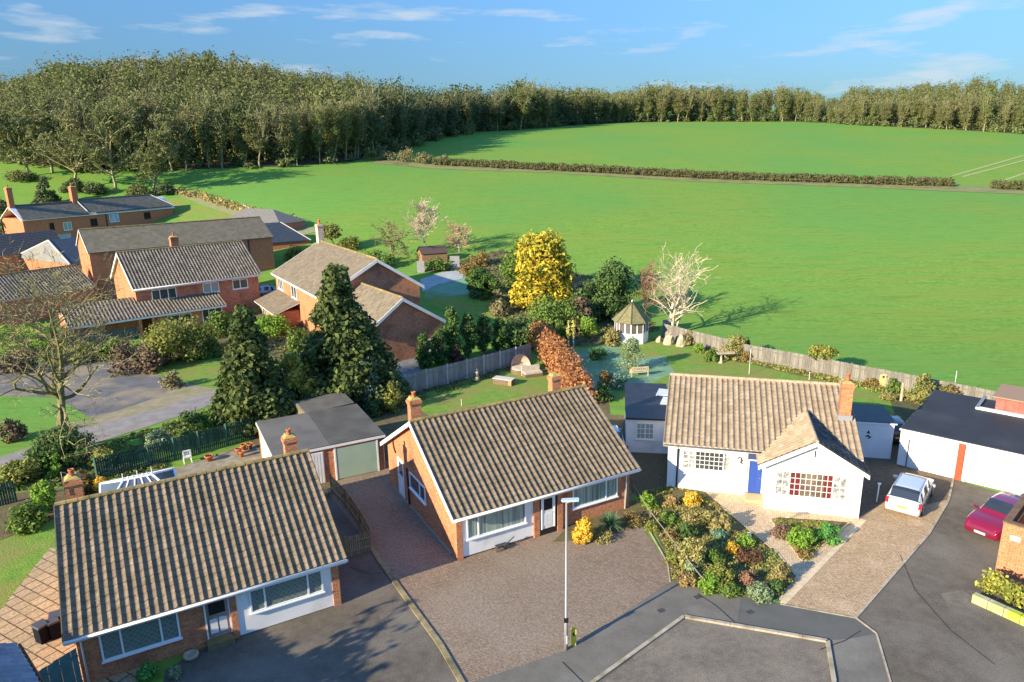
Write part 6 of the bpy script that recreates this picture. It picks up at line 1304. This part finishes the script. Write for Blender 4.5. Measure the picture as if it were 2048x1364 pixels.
# garden seats: egg shaped wicker seat, sofa, low table
WICK = mat('brown_wicker', (.20, .14, .09), (.13, .09, .06), 8); CUSH = mat('cream_cushion', (.52, .46, .36), (.42, .37, .29), 3)
P, H, ww = place(1042, 744, 710, 42); t = thing('garden_pod', 'round hooded wicker seat against the grey fence', 'garden seat', P, R(-15)); r = ww/2; mb = MB(); n = 14
vs = []; fs = []
for i in range(7):
    ph = i/6*math.pi*.5
    for j in range(n+1):
        th = math.pi*j/n; vs.append((r*math.cos(th)*math.cos(ph*.9), r*.9*math.sin(th)*math.cos(ph), .35+(H-.35)*math.sin(ph)))
for i in range(6):
    for j in range(n): k = i*(n+1)+j; fs.append((k, k+1, k+n+2, k+n+1))
mb.add(vs, fs); mb.build('hood', mat('pink_grey_canvas', (.42, .34, .29), (.33, .27, .23), 3), t)
MB().lathe([(r*.98, 0), (r*.98, .32), (r*.9, .36)], 18).build('base', WICK, t); MB().lathe([(r*.88, .36), (r*.9, .46), (r*.6, .5)], 18).build('cushion', CUSH, t)
P, H, ww = place(1065, 752, 728, 38); t = thing('garden_sofa', 'curved cream cushioned sofa beside the copper hedge', 'sofa', P, R(20)); MB().box((-ww/2, -.4, 0), (ww/2, .4, .3)).build('frame', WICK, t); MB().box((-ww/2+.05, -.38, .3), (ww/2-.05, .38, .45)).build('seat_cushion', CUSH, t); MB().box((-ww/2, .4, 0), (ww/2, .6, .85)).build('backrest', CUSH, t)
P, H, ww = place(1008, 768, 742, 40); t = thing('garden_table', 'low wicker storage table with a pale top on the lawn edge', 'table', P, R(-25)); MB().box((-ww/2, -.35, 0), (ww/2, .35, .5)).build('wicker_box', WICK, t); MB().box((-ww/2-.05, -.4, .5), (ww/2+.05, .4, .56)).build('top', mat('pale_top', (.5, .47, .42)), t); MB().box((ww/2-.3, -.36, .05), (ww/2-.02, -.352, .48)).build('front_panel', mat('orange_panel', (.42, .24, .12)), t)
# bench behind the side garage
P, H, ww = place(1278, 752, 722, 34); t = thing('garden_bench', 'pale timber bench with a patterned back, behind the side garage', 'bench', P, R(-170)); BW = mat('pale_teak', (.62, .50, .30), (.5, .4, .24), 4); w2 = ww/2
MB().box((-w2, -.25, .4), (w2, .25, .46)).build('seat', BW, t); mb = MB(); mb.box((-w2, .22, .85), (w2, .27, .93)); mb.box((-w2, .22, .55), (w2, .27, .6))
for i in range(7): mb.tube([(-w2+.1+i*(ww-.2)/7, .245, .58), (-w2+.1+(i+1)*(ww-.2)/7, .245, .87)], .02, 4); mb.tube([(-w2+.1+(i+1)*(ww-.2)/7, .245, .58), (-w2+.1+i*(ww-.2)/7, .245, .87)], .02, 4)
mb.build('backrest', BW, t)
for sx in (-1, 1):
    for sy in (-1, 1): MB().box((sx*w2-.03, sy*.22-.03, 0), (sx*w2+.03, sy*.22+.03, .93 if sy > 0 else .62)).build('leg', BW, t)
    MB().box((sx*w2-.035, -.25, .62), (sx*w2+.035, .25, .66)).build('armrest', BW, t)
# stones by the pale tree, table like sculpture, dotted cream panel, poles
for px, pb, pt, w, lab in ((1338, 688, 668, 22, 'largest pale rock at the foot of the bare pale tree'), (1362, 692, 670, 20, 'pale rock right of the largest one under the pale tree'), (1318, 684, 673, 12, 'small pale rock nearest the gazebo')):
    P, H, ww = place(px, pb, pt, w); rng = RNG(); mb = MB(); vs = []; fs = []
    for i in range(6):
        for j in range(9): a = j/9*6.283; ph = i/5*math.pi/2; k = 1+rng.uniform(-.18, .18); vs.append((ww/2*math.cos(a)*math.cos(ph)*k, ww/2*math.sin(a)*math.cos(ph)*k, H*math.sin(ph)*k))
    for i in range(5):
        for j in range(9): fs.append((i*9+j, i*9+(j+1) % 9, (i+1)*9+(j+1) % 9, (i+1)*9+j))
    mb.add(vs, fs); tag(mb.build('rock', STONE), lab, 'rock', 'rocks under the pale tree', P)
P, H, ww = place(1442, 726, 705, 24); t = thing('stone_birdbath', 'pale stone bird table in front of the large tan shrub', 'bird table', P); MB().lathe([(.28, 0), (.2, .1), (.12, .2), (.1, H*.8), (.2, H*.88)], 10).build('pedestal', STONE, t, True); MB().ext([(-.4, -.3, H*.88), (1.2, -.25, H*.95), (1.2, .2, H*.95), (-.4, .3, H*.88)], (0, 0, .1)).build('top_slab', STONE, t)
P, H, ww = place(1776, 776, 748, 34); t = thing('planter_panel', 'cream panel with dark round holes near the boundary fence', 'planter', P); MB().ext([(-ww/2, 0, .1), (ww/2, 0, .1), (ww/2, 0, H*.85), (ww*.3, 0, H), (-ww*.3, 0, H), (-ww/2, 0, H*.85)], (0, .15, 0)).build('panel', mat('cream_panel', (.66, .52, .24), (.55, .42, .18), 3), t)
for i in range(4): MB().tube([(-ww*.35+i*ww*.23, -.03, H*.8), (-ww*.35+i*ww*.23, -.001, H*.8)], .09, 10).build('hole', BLACK, t)
P, H, ww = place(1802, 802, 765, 8); tag(MB().tube([(0, 0, -.1), (0, 0, H)], .11, 7).build('stone_post', STONE), 'pale stone post in the border beside the variegated shrub', 'post', None, P)
for px, pb, pt, lab in ((1498, 748, 698, 'thin pale pole behind the left end of the white bungalow ridge'), (1905, 800, 742, 'thin white cane above the olive and red bush'), (923, 812, 798, 'short white cane on the lawn behind the middle bungalow ridge'), (363, 872, 832, 'thin dark stake on the verge left of the small holly'), (1618, 760, 744, 'short pale lawn light behind the white bungalow ridge')):
    P, H, ww = place(px, pb, pt, 2); tag(MB().tube([(0, 0, -.1), (0, 0, H)], .02, 6).build('cane', WHITE if 'dark' not in lab else BLACK), lab, 'pole', None, P)
P, H, ww = place(955, 762, 742, 10); t = thing('garden_statue', 'small pale statue in the border by the grey panel fence', 'statue', P); MB().lathe([(.2, 0), (.16, .3), (.22, .35), (.1, .5), (.17, .8), (.08, 1.0), (.12, 1.15), (.03, H)], 10).build('figure', STONE, t, True)
P, H, ww = place(1496, 1092, 1066, 8); t = thing('garden_statue', 'small pale grey statue beside the yellow green shrub in the front garden', 'statue', P); MB().lathe([(.16, 0), (.14, .1), (.07, .2), (.12, .4), (.14, .6), (.07, .72), (.09, .82), (.02, H)], 10).build('figure', mat('pale_grey_stone', (.6, .6, .55)), t, True)
# pots, chair on the green fence patio
for px, pb, r0, lab in ((419, 922, .28, 'wide terracotta bowl on a stand by the green fence'), (478, 908, .22, 'leftmost terracotta pot of the cluster by the garage wall'), (488, 900, .2, 'middle terracotta pot of the cluster by the garage wall'), (500, 898, .22, 'rightmost terracotta pot against the garage wall'), (484, 914, .18, 'front terracotta pot of the cluster by the garage wall')):
    P = G(px, pb); t = thing('plant_pot', lab, 'plant pot', P, 0, 'terracotta pots by the green fence'); MB().lathe([(r0*.6, 0), (r0*.9, .32), (r0*1.08, .33), (r0*1.08, .42), (r0*.9, .42), (r0*.8, .34)], 14).build('pot', TERRA, t, True); MB().lathe([(r0*.85, .36), (.01, .37)], 12).build('soil', DARK, t)
P = G(376, 925); t = thing('plastic_chair', 'white plastic garden chair in front of the green fence', 'chair', P, R(-150)); WP = mat('white_plastic', (.8, .8, .8), rough=.4)
MB().box((-.25, -.25, .4), (.25, .22, .44)).build('seat', WP, t); mb = MB(); mb.box((-.25, .2, .45), (-.19, .25, .95)); mb.box((.19, .2, .45), (.25, .25, .95)); mb.box((-.25, .2, .89), (.25, .25, .97))
for i in range(4): mb.box((-.15+i*.09, .21, .45), (-.11+i*.09, .24, .9))
mb.build('backrest', WP, t)
for sx in (-.22, .22):
    for sy in (-.22, .2): MB().tube([(sx*1.1, sy*1.1, 0), (sx, sy, .4)], .025, 6).build('leg', WP, t)
    MB().box((sx-.03, -.24, .62), (sx+.03, .22, .66)).build('armrest', WP, t)
# bins beside the foreground bungalow
for i, (px, pb, lab, sz) in enumerate(((118, 1262, 'rearmost dark bin beside the foreground bungalow', .5), (112, 1275, 'middle dark bin beside the foreground bungalow', .42), (88, 1282, 'front dark bin with a rounded lid on the patio', .5))):
    P = G(px, pb); t = thing('bin', lab, 'bin', P, .5+i*.3, 'dark bins on the patio'); BN_ = mat('dark_bin_plastic', (.012, .014, .02), rough=.9, spec=.05)
    MB().ext([(-sz*.4, -sz*.4, .02), (sz*.4, -sz*.4, .02), (sz*.5, -sz*.5, .8), (-sz*.5, -sz*.5, .8)], (0, sz*.9, 0)).build('body', BN_, t); MB().ext([(-sz*.55, -sz*.6, .8), (sz*.55, -sz*.6, .8), (sz*.5, -sz*.6, .88), (-sz*.5, -sz*.6, .88)], (0, sz*1.1, 0)).build('lid', mat('grey_bin_lid', (.07, .075, .09), rough=.4), t)
# conservatory behind the foreground bungalow
a, b = G(205, 985, 2.6), G(345, 948, 2.6)
t = thing('conservatory', 'white framed conservatory roof with finials behind the foreground bungalow ridge', 'conservatory', (a.x, a.y, .45), R(29.3)); w = (b-a).length
xm, dx = w/2, w*.30
MB().box((0, -2.8, 0), (w, 1.4, 2.05)).build('wall', mat('conservatory_glazing', (.5, .54, .56), (.4, .44, .46), 2, .2), t)
ap = [(dx, -.4, 2.75), (w-dx, -.4, 2.75)]; cn = [(-.1, -2.9, 2.05), (w+.1, -2.9, 2.05), (w+.1, 1.5, 2.05), (-.1, 1.5, 2.05)]
MB().add(ap+cn, [(0, 1, 4, 5)[::-1], (0, 2, 3, 1), (0, 5, 2), (1, 3, 4)]).build('glass_roof', mat('tinted_roof_glass', (.10, .12, .15), (.07, .09, .12), 1, .1, spec=.8), t)
mb = MB(); mb.tube([ap[0], ap[1]], .09, 6)
for k, q in ((0, 0), (0, 3), (1, 1), (1, 2)): mb.tube([ap[k], cn[q]], .06, 6)
for i in range(1, 5): f = i/5; p = Vector(ap[0]).lerp(Vector(ap[1]), f); mb.tube([p, (cn[3][0]+(cn[2][0]-cn[3][0])*f, 1.5, 2.05)], .04, 5); mb.tube([p, (cn[3][0]+(cn[2][0]-cn[3][0])*f, -2.9, 2.05)], .04, 5)
for i in range(4): mb.tube([cn[i], cn[(i+1) % 4]], .07, 6)
mb.build('glazing_bars', PVC, t)
for i in range(7): f = i/6; p = Vector(ap[0]).lerp(Vector(ap[1]), f); MB().lathe([(.05, 0), (.06, .1), (.02, .16), (.02, .4 if i in (0, 3, 6) else .2)], 6, p).build('finial', PVC, t)
# log trough and little cart ornament under the window of the middle bungalow
P = G(962, 1092); Q = G(1045, 1070)
t = thing('stone_trough', 'long pale stone trough under the left window of the middle bungalow', 'trough', P, R(28.3)); L = (Q-P).length; mb = MB(); mb.box((0, .0, 0), (L, .1, .28)); mb.box((0, .3, 0), (L, .4, .28)); mb.box((0, .1, 0), (.1, .3, .28)); mb.box((L-.1, .1, 0), (L, .3, .28)); mb.build('trough', mat('cream_trough', (.6, .46, .3), (.5, .38, .24), 3), t); MB().box((.1, .1, .1), (L-.1, .3, .24)).build('soil', SOIL, t)
P = G(1003, 1098); t = thing('wheeled_ornament', 'small dark iron cart ornament on the paving under the window', 'ornament', P, R(28)); IR = mat('dark_iron', (1, 1, 1))
MB().box((-.3, -.15, .18), (.3, .15, .24)).build('bed', IR, t); MB().tube([(.3, 0, .22), (.75, 0, .5)], .03, 6).build('handle', IR, t)
for x in (-.22, .22):
    mb = MB(); n = 14; mb.tube([(x+.16*math.cos(a*6.283/n), -.19, .16+.16*math.sin(a*6.283/n)) for a in range(n+1)], .02, 5); [mb.tube([(x, -.19, .16), (x+.16*math.cos(a), -.19, .16+.16*math.sin(a))], .01, 4) for a in (0, 1.05, 2.1, 3.14, 4.2, 5.2)]; mb.build('wheel', IR, t)
P = G(383, 1316); t = thing('stone_ring_planter', 'small round stone planter below the front door step of the foreground bungalow', 'planter', P); MB().lathe([(.2, 0), (.3, .1), (.3, .22), (.2, .22), (.16, .1)], 14).build('ring', STONE, t, True)
P = G(648, 990); tag(MB().lathe([(.3, 0), (.34, .25), (.2, .33), (.02, .36)], 12).build('garden_tub', mat('tan_tub', (.45, .33, .22))), 'small tan covered tub behind the slatted fence', 'tub', None, P)
# ---------------------------------------------------------------- cars
def car(name, label, loc, rz, L, Wd, H, paint, kind='estate', group=None, rear_plate=None, front=True):
    """body lofted from stations along its length; x forward"""
    t = thing(name, label, 'car', loc, rz, group); hw = Wd/2
    if kind == 'estate': S = [(-.5, .30, .62, .70, .86, .78), (-.485, .2, .82, .90, .96, .80), (-.46, .2, .88, 1.02, .985, .82), (-.40, .2, .90, H-.10, 1, .80), (-.33, .2, .91, H-.01, 1, .80), (-.1, .2, .91, H, 1, .80), (.08, .2, .90, H-.03, 1, .78), (.16, .2, .88, H-.12, 1, .76), (.27, .2, .86, .96, .99, .80), (.36, .2, .80, .90, .98, .78), (.45, .2, .70, .80, .93, .72), (.49, .24, .6, .66, .84, .62), (.5, .32, .5, .56, .76, .55)]
    else: S = [(-.5, .30, .72, .80, .86, .74), (-.48, .2, .86, .98, .95, .76), (-.42, .2, .92, H-.24, .99, .74), (-.34, .2, .93, H-.06, 1, .74), (-.15, .2, .93, H, 1, .75), (.02, .2, .92, H-.03, 1, .74), (.09, .2, .90, H-.12, 1, .72), (.22, .2, .88, .98, .99, .80), (.33, .2, .83, .93, .98, .78), (.43, .2, .74, .84, .94, .70), (.485, .24, .62, .68, .86, .58), (.5, .32, .5, .56, .78, .5)]
    S = np.array(S); u = np.linspace(0, 1, 46); xs0 = S[:, 0]; xs = np.interp(u, np.linspace(0, 1, len(S)), xs0); I = lambda c: np.interp(xs, xs0, S[:, c])
    zb, zs, zt, ws, wt = I(1), I(2), I(3), I(4)*hw, I(5)*hw
    def ring(i, off=0):
        b, s, tp, w, q = zb[i], zs[i], zt[i], ws[i], wt[i]
        if tp-s < .14: q = w*.97
        h = [(0, b), (w-.08, b), (w-.01, b+.10), (w+.0, b+(s-b)*.55), (w-.015, s-.05), (w-.05, s), (q+(w-.05-q)*.12, tp-.10*min(1, (tp-s)/.3)), (q-.05, tp-.025), (q-.2, tp), (0, tp+.012)]
        return h
    V = []; m_ = len(ring(0)); N = 2*m_-2
    for i in range(len(xs)):
        h = ring(i); full = h+[(-y, z) for y, z in h[-2:0:-1]]; V += [(xs[i]*L, y, z) for y, z in full]
    F = [(i*N+j, i*N+(j+1) % N, (i+1)*N+(j+1) % N, (i+1)*N+j) for i in range(len(xs)-1) for j in range(N)]+[tuple(range(N))[::-1], tuple((len(xs)-1)*N+j for j in range(N))]
    body = MB().add(V, F).build('body', paint, t, True)
    Va = np.array(V).reshape(len(xs), N, 3); GL = mat('car_glass', (.025, .03, .035), rough=.05, spec=1)
    def strip(nm, i0, i1, js, m=GL, d=.012):
        vs = []; fs = []; k = len(js)
        for i in range(i0, i1+1):
            for j in js:
                p = Vector(Va[i][j]); c = Vector((p.x*.98, 0, .75)); n_ = (p-c); n_.x *= .3; n_.normalize(); vs.append(tuple(p+n_*d))
        for i in range(i1-i0):
            for j in range(k-1): fs.append((i*k+j, i*k+j+1, (i+1)*k+j+1, (i+1)*k+j))
        return MB().add(vs, fs).build(nm, m, t)
    cab = [i for i in range(len(xs)) if zt[i]-zs[i] > .30]; c0, c1 = cab[0], cab[-1]; mid = (c0+c1)//2
    for side in (1, -1):
        js = [5, 6] if side > 0 else [(N-5) % N, (N-6) % N]
        a0, a1 = c0+2, c1-1; th = [(a0, a0+(a1-a0)//3-1), (a0+(a1-a0)//3+1, a0+2*(a1-a0)//3-1), (a0+2*(a1-a0)//3+1, a1)]
        for p_, q_ in th: strip('side_window', p_, q_, js)
    ws0 = [i for i in range(len(xs)) if xs[i] > 0 and .2 < zt[i]-zs[i] and zt[i] < H-.02]; strip('windscreen', ws0[0], ws0[-1], [7, 8, 9, 10, 11])
    rs0 = [i for i in range(len(xs)) if xs[i] < -.2 and .12 < zt[i]-zs[i] and zt[i] < H-.03]; strip('rear_window', rs0[0], rs0[-1], [7, 8, 9, 10, 11])
    TY = mat('tyre_rubber', (.015, .015, .016), rough=.8); AL = mat('alloy', (.5, .51, .53), rough=.35, metal=.6)
    for x in (-.30*L, .315*L):
        for s in (1, -1):
            F_ = lambda a, b, c, x=x, s=s: (x+a, s*(hw-.10+c), .32+b)
            MB().lathe([(.36, -.05), (.36, .075), (.30, .085)], 20, F=F_).build('wheel_arch', BLACK, t)
            w_ = MB().lathe([(.20, -.1), (.32, -.1), (.325, .08), (.30, .105), (.21, .105)], 20, F=F_).build('wheel', TY, t, True); MB().lathe([(.21, .1), (.2, .115), (.05, .10)], 10, F=F_).build('rim', AL, w_)
    RL = mat('red_lamp', (.45, .02, .03), rough=.2); HLm = mat('headlamp', (.75, .76, .78), rough=.1)
    for s in (1, -1):
        MB().box((-.5*L-.0, s*hw*.9-.12, .66), (-.462*L, s*hw*.9+.04, .95)).build('tail_lamp', RL, t)
        MB().ext([(.455*L, s*hw*.66, .62), (.47*L, s*hw*.66, .70), (.40*L, s*hw*.93, .76), (.40*L, s*hw*.95, .66), (.45*L, s*hw*.88, .60)], (.02, 0, .02)).build('headlight', HLm, t)
        MB().ext([(.17*L, s*(hw-.02), .92), (.15*L, s*(hw+.18), .94), (.13*L, s*(hw+.18), .94), (.13*L, s*(hw-.02), .92)], (0, 0, .13)).build('wing_mirror', paint, t)
        if kind == 'estate': MB().tube([(-.38*L, s*hw*.70, H+.03), (0, s*hw*.72, H+.055), (.06*L, s*hw*.70, H+.01)], .018, 5).build('roof_rail', METAL, t)
    MB().box((-.5*L-.02, -hw*.85, .28), (-.49*L, hw*.85, .44)).build('rear_bumper', paint, t)
    MB().box((-.5*L-.03, -.26, .52), (-.5*L-.005, .26, .63)).build('number_plate', mat('yellow_plate', (.75, .6, .05)), t)
    MB().box((.5*L+.005, -.26, .36), (.5*L+.03, .26, .47)).build('number_plate', WHITE, t)
    MB().ext([(.497*L, -.42, .48), (.497*L, .42, .48), (.485*L, .52, .64), (.485*L, -.52, .64)], (.03, 0, 0)).build('grille', BLACK, t)
    return t
SILV = mat('silver_paint', (.62, .64, .66), rough=.25, metal=.35, coat=1); MAR = mat('maroon_paint', (.22, .008, .04), rough=.2, metal=.2, coat=1)
ra, rb, fc = G(1764, 1012, .3), G(1843, 1036, .3), G(1868, 968, .3)
ctr = (ra+rb)/2; dirv = Vector((-(rb-ra).y, (rb-ra).x, 0)).normalized(); d2 = (fc-rb); d2.z = 0; d2.normalize(); dirv = (dirv+d2*2).normalized()
car('estate_car', 'silver estate car parked on the tan paved drive, seen from behind', (ctr.x+dirv.x*2.25, ctr.y+dirv.y*2.25, .02), math.atan2(dirv.y, dirv.x), 4.5, 1.8, 1.47, SILV)
P = G(1975, 1052); f0, f1 = G(1914, 1066, .3), G(1995, 1090, .3); fd = (G(1950, 1078)-G(2062, 1010)); fd.z = 0; fd.normalize(); cc = G(1957, 1080)
car('hatchback_car', 'maroon hatchback facing the camera beside the brick outhouse', (cc.x-fd.x*2.25, cc.y-fd.y*2.25, .02), math.atan2(fd.y, fd.x), 4.5, 1.85, 1.5, MAR, 'hatch')
P = Vector((6.56, 43.3, 0)); dirv = Vector((math.cos(R(94)), math.sin(R(94)), 0))
car('parked_car', 'silver blue car parked behind the right end of the middle bungalow', (P.x+dirv.x*2.2, P.y+dirv.y*2.2, .02), R(94), 4.4, 1.8, 1.62, mat('blue_silver_paint', (.55, .60, .64), rough=.2, metal=.3, coat=1), 'hatch')
P = G(540, 592); car('parked_car', 'pale blue car between the two detached houses', (P.x, P.y, float(T(P.x, P.y))), R(25), 4.3, 1.8, 1.5, mat('pale_blue_paint', (.40, .48, .60), rough=.25, metal=.3, coat=1), 'hatch')
P = G(1792, 885); car('parked_car', 'dark grey car in the gap between the white store and the double garage', (P.x+.2, P.y+1.5, .02), R(80), 4.3, 1.6, 1.4, mat('dark_grey_paint', (.06, .065, .08), rough=.25, metal=.3, coat=1), 'hatch')
# neighbours outside the frame whose shadows fall on the close
off_tree(-20.5, 13.5, 7.0, 6.5, 71, 'leafy street tree just outside the lower left of the view')
off_tree(-27.0, 9.5, 5.5, 6, 72, 'second leafy street tree outside the lower left of the view')
